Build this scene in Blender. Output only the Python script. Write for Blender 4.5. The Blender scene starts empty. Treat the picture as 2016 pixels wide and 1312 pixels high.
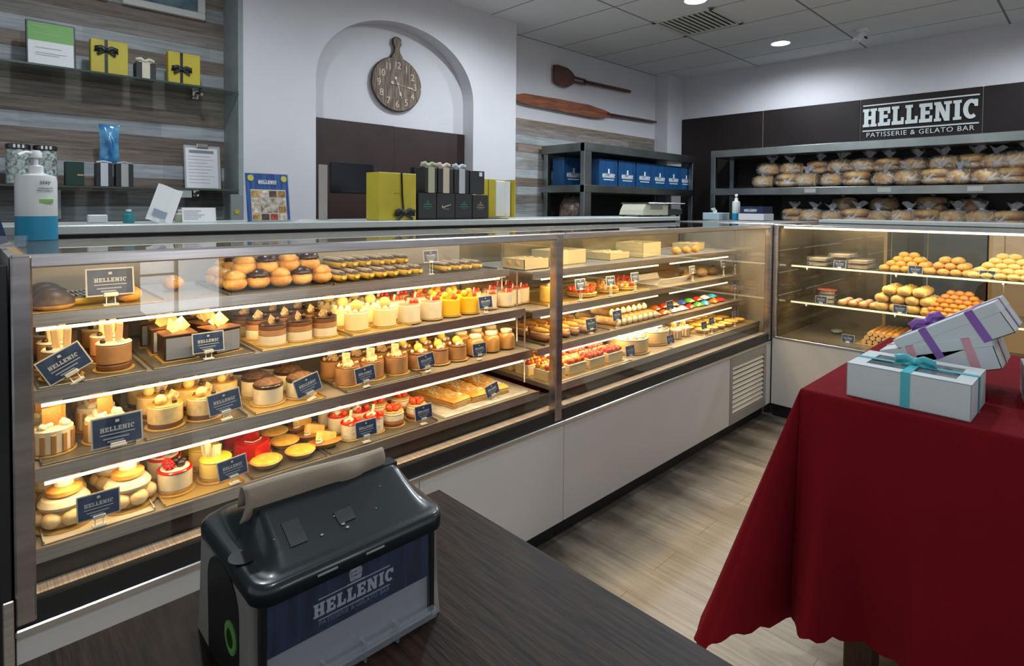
import bpy, math, random
from mathutils import Vector, Matrix, Euler
PI = math.pi
random.seed(7)
S = bpy.context.scene
COL = S.collection

# ------------------------------------------------------------ camera
W_, H_ = 2016, 1312
F_, CY_, YAW, PITCH, ROLL = 1132.25, 435.1, 0.80218, -0.026746, 0.0085657
EYE = Vector((0, 0, 1.45))
_f = Vector((math.cos(YAW)*math.cos(PITCH), math.sin(YAW)*math.cos(PITCH), math.sin(PITCH)))
_r = Vector((math.sin(YAW), -math.cos(YAW), 0)); _u = _r.cross(_f)
CR = _r*math.cos(ROLL) + _u*math.sin(ROLL); CU = -_r*math.sin(ROLL) + _u*math.cos(ROLL)
cd = bpy.data.cameras.new('camera'); cam = bpy.data.objects.new('camera', cd); COL.objects.link(cam)
cd.sensor_width = 36; cd.sensor_fit = 'HORIZONTAL'; cd.lens = F_/W_*36
cd.shift_y = (CY_ - H_/2)/W_
cd.clip_start = 0.02
M3 = Matrix((CR, CU, -_f)).transposed()
cam.matrix_world = Matrix.Translation(EYE) @ M3.to_4x4()
S.camera = cam

def at(px, py, ax, val):            # where the sight line of a photo pixel meets a plane of the shop
    d = CR*((px-1008)/F_) - CU*((py-CY_)/F_) + _f
    i = 'xyz'.index(ax)
    return EYE + d*((val-EYE[i])/d[i])

# ------------------------------------------------------------ world, light, exposure
S.view_settings.view_transform = 'Standard'; S.view_settings.look = 'None'
S.view_settings.gamma = 1; S.view_settings.use_curve_mapping = False
S.view_settings.exposure = -0.55
wd = bpy.data.worlds.new('world'); S.world = wd; wd.use_nodes = True
wd.node_tree.nodes['Background'].inputs[0].default_value = (0.80, 0.90, 1.0, 1)
wd.node_tree.nodes['Background'].inputs[1].default_value = 0.80
try:
    S.cycles.use_denoising = True
    S.cycles.max_bounces = 10; S.cycles.transparent_max_bounces = 24
    S.cycles.sample_clamp_indirect = 4.0
    S.cycles.caustics_reflective = False; S.cycles.caustics_refractive = False
except Exception: pass

def area(name, loc, rot, sx, sy, power, color, parent=None, spread=PI):
    l = bpy.data.lights.new(name, 'AREA'); l.shape = 'RECTANGLE'; l.size = sx; l.size_y = sy
    l.energy = power; l.color = color; l.spread = spread
    o = bpy.data.objects.new(name, l); COL.objects.link(o); o.location = loc; o.rotation_euler = rot
    if parent: o.parent = parent
    return o
WARM = (1.0, 0.66, 0.30)
COOL = (0.82, 0.92, 1.0)
# daylight from the shop front behind the photographer
area('shopfront_daylight', (1.47, -2.66, .84), (math.radians(90), 0, 0), .66, .76, 11, (0.92, 0.93, 1.0))

# ------------------------------------------------------------ materials
MATS = {}
def nodes(m): return m.node_tree.nodes, m.node_tree.links
def mat(name, col, rough=0.5, metal=0.0, spec=0.5, vary=0.0, vscale=20, col2=None, bump=0.0, bscale=40, coat=0.0, sss=0.0, emit=None, estr=0, trans=0.0, stretch=None):
    if name in MATS: return MATS[name]
    m = bpy.data.materials.new(name); m.use_nodes = True; MATS[name] = m
    n, L = nodes(m); b = n['Principled BSDF']
    c = tuple(col)+(1,)
    b.inputs['Base Color'].default_value = c; b.inputs['Roughness'].default_value = rough
    b.inputs['Metallic'].default_value = metal; b.inputs['Specular IOR Level'].default_value = spec
    if coat: b.inputs['Coat Weight'].default_value = coat; b.inputs['Coat Roughness'].default_value = 0.08
    if sss: b.inputs['Subsurface Weight'].default_value = sss; b.inputs['Subsurface Radius'].default_value = (0.01, 0.006, 0.004); b.inputs['Subsurface Scale'].default_value = 1
    if trans: b.inputs['Transmission Weight'].default_value = trans
    if emit: b.inputs['Emission Color'].default_value = tuple(emit)+(1,); b.inputs['Emission Strength'].default_value = estr
    if vary or bump or col2:
        tc = n.new('ShaderNodeTexCoord'); mp = n.new('ShaderNodeMapping'); L.new(tc.outputs['Object'], mp.inputs[0])
        if stretch: mp.inputs['Scale'].default_value = stretch
    if vary or col2:
        nz = n.new('ShaderNodeTexNoise'); nz.inputs['Scale'].default_value = vscale; nz.inputs['Detail'].default_value = 4
        L.new(mp.outputs[0], nz.inputs[0])
        cr = n.new('ShaderNodeValToRGB'); L.new(nz.outputs[0], cr.inputs[0])
        c2 = tuple(col2)+(1,) if col2 else tuple(min(1, x*(1+vary)) for x in col)+(1,)
        c1 = c if col2 else tuple(x*(1-vary) for x in col)+(1,)
        cr.color_ramp.elements[0].position = 0.36; cr.color_ramp.elements[1].position = 0.64
        cr.color_ramp.elements[0].color = c1; cr.color_ramp.elements[1].color = c2
        L.new(cr.outputs[0], b.inputs['Base Color'])
    if bump:
        n2 = n.new('ShaderNodeTexNoise'); n2.inputs['Scale'].default_value = bscale; n2.inputs['Detail'].default_value = 3
        L.new(mp.outputs[0], n2.inputs[0]); bp = n.new('ShaderNodeBump'); bp.inputs['Strength'].default_value = bump
        bp.inputs['Distance'].default_value = 0.01
        L.new(n2.outputs[0], bp.inputs['Height']); L.new(bp.outputs[0], b.inputs['Normal'])
    return m
def glassm(name, tint=(1, 1, 1), ior=1.5, milk=0.0, milkcol=(1, 1, 1), rough=0.0, bump=0.0, patch=0.0):
    m = bpy.data.materials.new(name); m.use_nodes = True; MATS[name] = m
    n, L = nodes(m); n.remove(n['Principled BSDF']); out = n['Material Output']
    tr = n.new('ShaderNodeBsdfTransparent'); tr.inputs[0].default_value = tuple(tint)+(1,)
    gl = n.new('ShaderNodeBsdfGlossy'); gl.inputs['Roughness'].default_value = rough
    fr = n.new('ShaderNodeFresnel'); ge = n.new('ShaderNodeNewGeometry'); mri = n.new('ShaderNodeMapRange'); mri.inputs[3].default_value = ior; mri.inputs[4].default_value = 1/ior
    L.new(ge.outputs['Backfacing'], mri.inputs[0]); L.new(mri.outputs[0], fr.inputs[0])     # a thin pane reflects alike from both faces
    mx = n.new('ShaderNodeMixShader'); L.new(fr.outputs[0], mx.inputs[0])
    if milk:
        df = n.new('ShaderNodeBsdfDiffuse'); df.inputs[0].default_value = tuple(milkcol)+(1,)
        m2 = n.new('ShaderNodeMixShader'); m2.inputs[0].default_value = milk
        if patch:
            tcp = n.new('ShaderNodeTexCoord'); np_ = n.new('ShaderNodeTexNoise'); np_.inputs['Scale'].default_value = 16; np_.inputs['Detail'].default_value = 3; np_.inputs['Distortion'].default_value = 1.5
            L.new(tcp.outputs['Object'], np_.inputs[0]); mrp = n.new('ShaderNodeMapRange'); mrp.inputs[1].default_value = .50; mrp.inputs[2].default_value = .68; mrp.inputs[3].default_value = milk; mrp.inputs[4].default_value = patch
            L.new(np_.outputs[0], mrp.inputs[0]); L.new(mrp.outputs[0], m2.inputs[0])
        L.new(tr.outputs[0], m2.inputs[1]); L.new(df.outputs[0], m2.inputs[2]); L.new(m2.outputs[0], mx.inputs[1])
    else: L.new(tr.outputs[0], mx.inputs[1])
    L.new(gl.outputs[0], mx.inputs[2]); L.new(mx.outputs[0], out.inputs[0])
    if bump:
        tc = n.new('ShaderNodeTexCoord'); n2 = n.new('ShaderNodeTexNoise'); n2.inputs['Scale'].default_value = 25; n2.inputs['Detail'].default_value = 5
        L.new(tc.outputs['Object'], n2.inputs[0]); bp = n.new('ShaderNodeBump'); bp.inputs['Strength'].default_value = bump; bp.inputs['Distance'].default_value = 0.02
        L.new(n2.outputs[0], bp.inputs['Height']); L.new(bp.outputs[0], gl.inputs['Normal']); L.new(bp.outputs[0], fr.inputs['Normal'])
    return m
GLASS = glassm('clear_glass', (0.97, 0.985, 0.97))
SHGLASS = glassm('shelf_glass', (0.80, 0.86, 0.84), milk=0.12, milkcol=(0.35, 0.45, 0.43))
BAG = glassm('bread_bag', (0.96, 0.96, 0.96), milk=0.04, milkcol=(0.85, 0.87, 0.9), rough=0.13, bump=1.6, patch=.6)
BAGTOP = glassm('bread_bag_top', (0.9, 0.9, 0.92), milk=0.42, milkcol=(0.80, 0.82, 0.86), rough=0.25, bump=.8)
ACRY = glassm('acrylic', (0.93, 0.95, 0.97), milk=0.10, milkcol=(0.8, 0.85, 0.9))
STEEL = mat('brushed_steel', (0.60, 0.56, 0.54), 0.32, 1.0, vary=0.12, vscale=6, stretch=(1, 1, 30))
STEELD = mat('dark_steel', (0.20, 0.195, 0.185), 0.38, 0.9, vary=0.15, vscale=8)
RACKM = mat('rack_steel', (0.29, 0.31, 0.30), 0.34, 1.0, vary=0.2, vscale=3)
SHELFM = mat('shelf_metal', (0.46, 0.43, 0.39), 0.36, 0.6, vary=0.1, vscale=10)
BACKM = mat('case_back_panel', (0.46, 0.43, 0.39), 0.35, 0.35, vary=0.08, vscale=4)
BACKG = mat('case_back_mirror', (0.44, 0.37, 0.23), 0.16, 0.85, bump=0.15, bscale=6)
WALLW = mat('white_wall_paint', (0.62, 0.60, 0.625), 0.75, vary=0.03, vscale=2, bump=0.04, bscale=120)
PANELW = mat('counter_white_laminate', (0.60, 0.57, 0.54), 0.42, vary=0.02, vscale=3)
BLACKP = mat('black_plastic', (0.012, 0.012, 0.013), 0.4)
KICKM = mat('kickboard_black', (0.010, 0.010, 0.012), 0.45)
LEDM = mat('led_tube', (1, 0.9, 0.75), 0.5, emit=(1.0, 0.83, 0.58), estr=3.6)
WPAPER = mat('white_paper', (0.72, 0.72, 0.72), 0.7)
WPL = mat('white_plastic', (0.75, 0.75, 0.75), 0.35)
POSTM = mat('post_steel', (0.40, 0.355, 0.345), 0.30, 1.0, vary=0.15, vscale=5, stretch=(1, 1, 6))
BROWNP = mat('dark_brown_laminate', (0.032, 0.0155, 0.0125), 0.38, vary=0.15, vscale=6)
NAVY = mat('navy_blue_print', (0.008, 0.022, 0.075), 0.4, vary=0.35, vscale=9, stretch=(8, 8, 0.6))
NAVYC = mat('card_blue_print', (0.012, 0.028, 0.085), 0.45, col2=(0.03, 0.06, 0.15), vscale=30)
BAGBLUE = mat('blue_bag_print', (0.004, 0.040, 0.13), 0.4, col2=(0.008, 0.085, 0.23), vscale=10, stretch=(9, 9, 0.4))
LETW = mat('letter_white', (0.80, 0.81, 0.80), 0.5)
GOLD = mat('gold_cake_board', (0.75, 0.50, 0.16), 0.35, 0.5)
YELBOX = mat('yellow_carton', (0.50, 0.395, 0.028), 0.5, vary=0.05, vscale=8)
RIBK = mat('black_ribbon', (0.010, 0.010, 0.010), 0.45)
CHARC = mat('charcoal_carton', (0.020, 0.020, 0.021), 0.5)

# ------------------------------------------------------------ mesh builder
class MB:
    def __init__(s): s.v = []; s.f = []; s.sm = []; s.mi = []; s.M = Matrix.Identity(4); s.cur = 0
    def vs(s, pts):
        k = len(s.v); s.v += [s.M @ Vector(p) for p in pts]; return k
    def face(s, ids, sm=False): s.f.append(tuple(ids)); s.sm.append(sm); s.mi.append(s.cur)
    def box(s, lo, hi, ch=0.0):
        (x0, y0, z0), (x1, y1, z1) = lo, hi
        if x1 < x0: x0, x1 = x1, x0
        if y1 < y0: y0, y1 = y1, y0
        if z1 < z0: z0, z1 = z1, z0
        if ch <= 0:
            k = s.vs([(x, y, z) for z in (z0, z1) for y in (y0, y1) for x in (x0, x1)])
            for q in ((0, 2, 3, 1), (4, 5, 7, 6), (0, 1, 5, 4), (2, 6, 7, 3), (0, 4, 6, 2), (1, 3, 7, 5)): s.face([k+i for i in q])
            return s
        c = min(ch, (x1-x0)/2.01, (y1-y0)/2.01, (z1-z0)/2.01)
        X = (x0, x1); Y = (y0, y1); Z = (z0, z1); idx = {}
        for i in (0, 1):
            for j in (0, 1):
                for l in (0, 1):
                    sx, sy, sz = 1-2*i, 1-2*j, 1-2*l; x, y, z = X[i], Y[j], Z[l]
                    k = s.vs([(x, y+sy*c, z+sz*c), (x+sx*c, y, z+sz*c), (x+sx*c, y+sy*c, z)])
                    idx[i, j, l] = k
                    t = [k, k+1, k+2]
                    if (i+j+l) % 2 == 1: t = t[::-1]
                    s.face(t[::-1])
        I = idx
        def q(a, flip=False): s.face(a[::-1] if flip else a)
        for i in (0, 1): q([I[i, 0, 0], I[i, 0, 1], I[i, 1, 1], I[i, 1, 0]], i == 1)
        for j in (0, 1): q([I[0, j, 0]+1, I[1, j, 0]+1, I[1, j, 1]+1, I[0, j, 1]+1], j == 1)
        for l in (0, 1): q([I[0, 0, l]+2, I[0, 1, l]+2, I[1, 1, l]+2, I[1, 0, l]+2], l == 1)
        for i in (0, 1):
            for j in (0, 1): q([I[i, j, 0], I[i, j, 1], I[i, j, 1]+1, I[i, j, 0]+1], (i+j) % 2 == 0)
        for i in (0, 1):
            for l in (0, 1): q([I[i, 0, l], I[i, 0, l]+2, I[i, 1, l]+2, I[i, 1, l]], (i+l) % 2 == 1)
        for j in (0, 1):
            for l in (0, 1): q([I[0, j, l]+1, I[1, j, l]+1, I[1, j, l]+2, I[0, j, l]+2], (j+l) % 2 == 1)
        return s
    def bc(s, c, size, ch=0.0):
        return s.box([c[i]-size[i]/2 for i in range(3)], [c[i]+size[i]/2 for i in range(3)], ch)
    def lathe(s, prof, n=24, c=(0, 0, 0), squash=1.0, wob=0.0, sharp=38):
        # prof: (r, z) from the bottom up; sharp bends split the shading
        def ring(r, z):
            return s.vs([(c[0]+r*math.cos(2*PI*i/n)*(1+wob*math.sin(3*2*PI*i/n+z*40)), c[1]+squash*r*math.sin(2*PI*i/n), c[2]+z) for i in range(n)])
        prev = None
        for k in range(len(prof)-1):
            (r0, z0), (r1, z1) = prof[k], prof[k+1]
            if prev is not None:
                (ra, za) = prof[k-1]; a0 = math.atan2(z0-za, r0-ra); a1 = math.atan2(z1-z0, r1-r0)
                d = abs((a1-a0+PI) % (2*PI)-PI)
                A = prev if d < math.radians(sharp) else ring(r0, z0)
            else: A = ring(r0, z0)
            B = ring(r1, z1)
            for i in range(n):
                j = (i+1) % n; s.face([A+i, A+j, B+j, B+i], True)
            prev = B
        if prof[0][0] > 1e-5: s.face([ring(*prof[0])+i for i in range(n)][::-1])
        if prof[-1][0] > 1e-5: s.face([ring(*prof[-1])+i for i in range(n)])
        return s
    def cyl(s, r, z0, z1, n=24, c=(0, 0), ch=0.0, r2=None):
        r2 = r if r2 is None else r2
        p = [(r, z0), (r2, z1)] if not ch else [(r-ch, z0), (r, z0+ch), (r2, z1-ch), (r2-ch, z1)]
        return s.lathe(p, n, (c[0], c[1], 0))
    def ball(s, c, r, n=12, m=8, noise=0.0, sc=(1, 1, 1), seed=0, cut=None):
        rnd = random.Random(seed); rows = []
        for j in range(m+1):
            th = PI*j/m; row = []
            for i in range(n):
                ph = 2*PI*i/n; k = 1+noise*(rnd.random()-.5)*2 if 0 < j < m else 1
                z = math.cos(th)
                if cut is not None and z < cut: z = cut
                row.append((c[0]+r*sc[0]*k*math.sin(th)*math.cos(ph), c[1]+r*sc[1]*k*math.sin(th)*math.sin(ph), c[2]+r*sc[2]*k*z))
            rows.append(row)
        top = s.vs([rows[0][0]]); bot = s.vs([rows[m][0]])
        ks = [s.vs(r_) for r_ in rows[1:m]]
        for i in range(n):
            j = (i+1) % n
            s.face([top, ks[0]+i, ks[0]+j], True); s.face([bot, ks[-1]+j, ks[-1]+i], True)
            for a, b in zip(ks, ks[1:]): s.face([a+i, b+i, b+j, a+j], True)
        return s
    def sball(s, c, rx, ry, rz, e=.5, n=20, m=12, noise=0.0, seed=0, zcut=None):
        rnd = random.Random(seed); P = lambda v, k: math.copysign(abs(v)**k, v)
        rows = []
        for j in range(m+1):
            th = -PI/2+PI*j/m; row = []
            for i in range(n):
                ph = 2*PI*i/n; k = 1+noise*(rnd.random()-.5)*2 if 0 < j < m else 1
                z = rz*P(math.sin(th), e)
                if zcut is not None: z = max(z, zcut)
                row.append((c[0]+rx*k*P(math.cos(th), e)*P(math.cos(ph), e), c[1]+ry*k*P(math.cos(th), e)*P(math.sin(ph), e), c[2]+z*k))
            rows.append(row)
        ks = [s.vs(r_) for r_ in rows]
        for A, B in zip(ks, ks[1:]):
            for i in range(n): j = (i+1) % n; s.face([A+i, A+j, B+j, B+i], True)
        return s
    def tube(s, pts, r, n=8, caps=True, flat=None):
        pts = [Vector(p) for p in pts]; R = r if isinstance(r, (list, tuple)) else [r]*len(pts)
        up = Vector((0, 0, 1)); ks = []
        for i, p in enumerate(pts):
            t = (pts[min(i+1, len(pts)-1)]-pts[max(i-1, 0)]).normalized()
            a = t.cross(up)
            if a.length < 0.05: a = t.cross(Vector((1, 0, 0)))
            a.normalize(); b = a.cross(t)
            fa, fb = flat if flat else (1, 1)
            ks.append(s.vs([p+(a*fa*math.cos(2*PI*k/n)+b*fb*math.sin(2*PI*k/n))*R[i] for k in range(n)]))
        for A, B in zip(ks, ks[1:]):
            for k in range(n):
                j = (k+1) % n; s.face([A+k, B+k, B+j, A+j][::-1], True)
        if caps: s.face([ks[0]+k for k in range(n)]); s.face([ks[-1]+k for k in range(n)][::-1])
        return s
    def prism(s, poly, z0, z1):         # polygon in xy, extruded along z
        a = 0.0
        for i in range(len(poly)):
            x0, y0 = poly[i]; x1, y1 = poly[(i+1) % len(poly)]; a += x0*y1-x1*y0
        if a < 0: poly = poly[::-1]
        n = len(poly); A = s.vs([(x, y, z0) for x, y in poly]); B = s.vs([(x, y, z1) for x, y in poly])
        s.face([A+i for i in range(n)][::-1]); s.face([B+i for i in range(n)])
        for i in range(n):
            j = (i+1) % n; s.face([A+i, A+j, B+j, B+i])
        return s
    def grid(s, fn, nu, nv, sm=True):
        k = s.vs([fn(i/nu, j/nv) for j in range(nv+1) for i in range(nu+1)])
        for j in range(nv):
            for i in range(nu):
                a = k+j*(nu+1)+i; s.face([a, a+1, a+nu+2, a+nu+1], sm)
        return s
    def at(s, loc=(0, 0, 0), rot=(0, 0, 0), sc=1.0):
        s.M = Matrix.Translation(loc) @ Euler(rot).to_matrix().to_4x4() @ (Matrix.Scale(sc, 4) if not isinstance(sc, tuple) else Matrix.Diagonal(tuple(sc)+(1,)))
        return s
    def build(s, name, mats, parent=None, kind=None):
        me = bpy.data.meshes.new(name); me.from_pydata([tuple(v) for v in s.v], [], s.f)
        if not isinstance(mats, (list, tuple)): mats = [mats]
        for m in mats: me.materials.append(m)
        me.polygons.foreach_set('use_smooth', s.sm); me.polygons.foreach_set('material_index', s.mi)
        me.update(); o = bpy.data.objects.new(name, me); COL.objects.link(o)
        if parent is not None: o.parent = parent
        if kind: o['kind'] = kind
        return o
def tag(o, label, cat, group=None, kind=None):
    o['label'] = label; o['category'] = cat
    if group: o['group'] = group
    if kind: o['kind'] = kind
    return o
def thing(name, label, cat, loc=(0, 0, 0), rz=0.0, group=None):
    o = bpy.data.objects.new(name, None); COL.objects.link(o); o.empty_display_size = 0.03
    o.location = loc; o.rotation_euler = (0, 0, rz); return tag(o, label, cat, group)
def dup(root, parent=None):
    r = root.copy(); COL.objects.link(r); r.parent = parent
    for ch in list(root.children): dup(ch, r)
    return r
PROTO = {}
def place(key, builder, loc, rz, label, cat, group=None, sc=1.0):
    if key not in PROTO:
        o = builder(); PROTO[key] = o
    else: o = dup(PROTO[key])
    o.location = loc; o.rotation_euler = (o.rotation_euler[0]*0, 0, rz); o.scale = (sc, sc, sc)
    tag(o, label, cat, group); return o
ORD = ['first', 'second', 'third', 'fourth', 'fifth', 'sixth', 'seventh', 'eighth', 'ninth', 'tenth', 'eleventh', 'twelfth', 'thirteenth', 'fourteenth', 'fifteenth', 'sixteenth', 'seventeenth', 'eighteenth', 'nineteenth', 'twentieth']
def struct(o): o['kind'] = 'structure'; return o

# ------------------------------------------------------------ lettering
def glyph_polys(ch):
    R = lambda x0, y0, x1, y1: [(x0, y0), (x1, y0), (x1, y1), (x0, y1)]
    s = 0.15
    if ch == 'H': return [R(.08, 0, .33, 1), R(.52, 0, .77, 1), R(.3, .4, .55, .6), R(0, 0, .4, s), R(.45, 0, .85, s), R(0, 1-s, .4, 1), R(.45, 1-s, .85, 1)], .9
    if ch == 'E': return [R(.08, 0, .33, 1), R(0, 0, .72, .19), R(0, .81, .72, 1), R(.3, .41, .58, .6), R(.56, 0, .72, .34), R(.56, .66, .72, 1)], .78
    if ch == 'L': return [R(.08, 0, .33, 1), R(0, 0, .70, .2), R(0, 1-s, .42, 1), R(.54, 0, .70, .38)], .75
    if ch == 'N': return [R(.08, 0, .28, 1), R(.62, 0, .82, 1), [(.08, 1), (.34, 1), (.82, 0), (.56, 0)], R(0, 0, .38, s), R(0, 1-s, .3, 1), R(.52, 1-s, .92, 1)], .97
    if ch == 'I': return [R(.09, 0, .34, 1), R(0, 0, .43, s), R(0, 1-s, .43, 1)], .48
    if ch == 'C':
        o = []; i_ = []
        for k in range(15):
            a = math.radians(50+260*k/14); o.append((.40+.40*math.cos(a), .5+.5*math.sin(a))); i_.append((.42+.17*math.cos(a), .5+.30*math.sin(a)))
        return [[o[k], o[k+1], i_[k+1], i_[k]] for k in range(14)]+[R(.56, .62, .74, .97)], .8
    return [], .4
def word(mb, text, h, depth, slant=0.0, cx=0.0, y0=0.0, gap=0.06):
    wtot = sum(glyph_polys(c)[1]+gap for c in text)-gap; x = -wtot/2
    for c in text:
        P, w = glyph_polys(c)
        for pi_, p in enumerate(P): mb.prism([(cx+(x+a+slant*b)*h, y0+b*h) for a, b in p], 0, depth*(1-.04*pi_/len(P)))
        x += w+gap
    return wtot*h
def text_obj(s, size, parent, m, loc, rot, depth=0.0005, name='lettering', spacing=1.0, align='CENTER'):
    cu = bpy.data.curves.new('t', 'FONT'); cu.body = s; cu.size = size; cu.align_x = align; cu.extrude = depth; cu.space_character = spacing; cu.resolution_u = 3
    t = bpy.data.objects.new('t', cu); COL.objects.link(t)
    bpy.context.view_layer.update()
    me = bpy.data.meshes.new_from_object(t); bpy.data.objects.remove(t); me.name = name
    me.materials.clear(); me.materials.append(m)
    o = bpy.data.objects.new(name, me); COL.objects.link(o); o.location = loc; o.rotation_euler = rot
    if parent: o.parent = parent
    return o
def logo_mesh(mb, wd_, depth, sub=True):
    # crest, two rules, slab word and a thin line of small capitals below, centred on x, baseline of word y = 0
    h = wd_/6.15
    word(mb, 'HELLENIC', h, depth, slant=0.0)
    mb.prism([(-wd_/2, h*1.16), (wd_/2, h*1.16), (wd_/2, h*1.22), (-wd_/2, h*1.22)], 0, depth)
    mb.prism([(-wd_/2, -h*.22), (wd_/2, -h*.22), (wd_/2, -h*.16), (-wd_/2, -h*.16)], 0, depth)

# ============================================================ ROOM
CEIL = 3.0; YB = 3.77; YA = 3.52; XR = 6.34
# --- floor: pale timber-look vinyl planks running along y
m = bpy.data.materials.new('vinyl_floor'); m.use_nodes = True; n, L = nodes(m); b = n['Principled BSDF']
tc = n.new('ShaderNodeTexCoord'); mp = n.new('ShaderNodeMapping'); mp.inputs['Rotation'].default_value = (0, 0, math.radians(90)); L.new(tc.outputs['Object'], mp.inputs[0])
br = n.new('ShaderNodeTexBrick'); br.inputs['Scale'].default_value = 1; br.inputs['Brick Width'].default_value = 1.22; br.inputs['Row Height'].default_value = 0.18
br.inputs['Mortar Size'].default_value = 0.0012; br.inputs['Color1'].default_value = (0.43, 0.365, 0.285, 1); br.inputs['Color2'].default_value = (0.375, 0.315, 0.24, 1); br.inputs['Mortar'].default_value = (0.20, 0.15, 0.10, 1)
mp2 = n.new('ShaderNodeMapping'); mp2.inputs['Scale'].default_value = (14, 0.9, 1); L.new(tc.outputs['Object'], mp2.inputs[0])
nz = n.new('ShaderNodeTexNoise'); nz.inputs['Scale'].default_value = 3.0; nz.inputs['Detail'].default_value = 6; L.new(mp2.outputs[0], nz.inputs[0])
mr = n.new('ShaderNodeMapRange'); mr.inputs[1].default_value = .3; mr.inputs[2].default_value = .7; mr.inputs[3].default_value = 0.72; mr.inputs[4].default_value = 1.12; L.new(nz.outputs[0], mr.inputs[0])
mu = n.new('ShaderNodeVectorMath'); mu.operation = 'SCALE'; L.new(mp.outputs[0], br.inputs[0]); L.new(br.outputs[0], mu.inputs[0]); L.new(mr.outputs[0], mu.inputs['Scale'])
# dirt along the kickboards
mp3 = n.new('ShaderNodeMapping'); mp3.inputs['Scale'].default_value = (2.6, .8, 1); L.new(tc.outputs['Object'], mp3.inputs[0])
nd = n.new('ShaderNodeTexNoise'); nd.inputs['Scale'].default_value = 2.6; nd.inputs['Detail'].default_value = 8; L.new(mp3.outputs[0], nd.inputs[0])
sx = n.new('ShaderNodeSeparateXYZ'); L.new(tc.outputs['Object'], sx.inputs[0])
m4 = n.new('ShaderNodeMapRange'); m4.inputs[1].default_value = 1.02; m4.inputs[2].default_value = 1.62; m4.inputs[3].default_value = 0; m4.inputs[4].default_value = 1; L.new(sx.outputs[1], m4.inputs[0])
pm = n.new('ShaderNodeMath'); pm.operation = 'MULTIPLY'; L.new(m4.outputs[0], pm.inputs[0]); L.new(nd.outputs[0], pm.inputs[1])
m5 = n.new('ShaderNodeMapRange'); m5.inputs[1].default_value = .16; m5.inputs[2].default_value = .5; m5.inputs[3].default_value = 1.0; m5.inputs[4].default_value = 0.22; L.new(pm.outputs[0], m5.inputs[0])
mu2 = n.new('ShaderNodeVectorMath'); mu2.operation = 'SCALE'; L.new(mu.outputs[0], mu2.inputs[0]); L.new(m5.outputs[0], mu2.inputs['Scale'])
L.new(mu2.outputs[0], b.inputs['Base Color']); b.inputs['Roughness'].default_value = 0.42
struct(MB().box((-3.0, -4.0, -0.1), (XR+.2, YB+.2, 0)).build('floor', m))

# --- ceiling: grey tiles in a T-bar grid
m = bpy.data.materials.new('ceiling_tiles'); m.use_nodes = True; n, L = nodes(m); b = n['Principled BSDF']
tc = n.new('ShaderNodeTexCoord'); sx = n.new('ShaderNodeSeparateXYZ'); L.new(tc.outputs['Object'], sx.inputs[0])
def gridline(sock, off, step, w):
    a = n.new('ShaderNodeMath'); a.operation = 'SUBTRACT'; a.inputs[1].default_value = off-step*20; L.new(sock, a.inputs[0])
    p = n.new('ShaderNodeMath'); p.operation = 'PINGPONG'; p.inputs[1].default_value = step/2; L.new(a.outputs[0], p.inputs[0])
    c = n.new('ShaderNodeMath'); c.operation = 'LESS_THAN'; c.inputs[1].default_value = w; L.new(p.outputs[0], c.inputs[0]); return c.outputs[0]
g1 = gridline(sx.outputs[0], 3.70, .551, .006); g2 = gridline(sx.outputs[1], 2.70, 1.05, .008)
mx = n.new('ShaderNodeMath'); mx.operation = 'MAXIMUM'; L.new(g1, mx.inputs[0]); L.new(g2, mx.inputs[1])
mc = n.new('ShaderNodeMix'); mc.data_type = 'RGBA'; L.new(mx.outputs[0], mc.inputs[0]); mc.inputs[6].default_value = (0.78, 0.79, 0.80, 1); mc.inputs[7].default_value = (0.22, 0.22, 0.22, 1)
L.new(mc.outputs[2], b.inputs['Base Color']); b.inputs['Roughness'].default_value = 0.8
bp = n.new('ShaderNodeBump'); bp.inputs['Strength'].default_value = .5; bp.inputs['Distance'].default_value = 0.01; bp.invert = True; L.new(mx.outputs[0], bp.inputs['Height']); L.new(bp.outputs[0], b.inputs['Normal'])
struct(MB().box((-3.0, -4.0, CEIL), (XR+.2, YB+.2, CEIL+.1)).build('ceiling', m))

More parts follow.
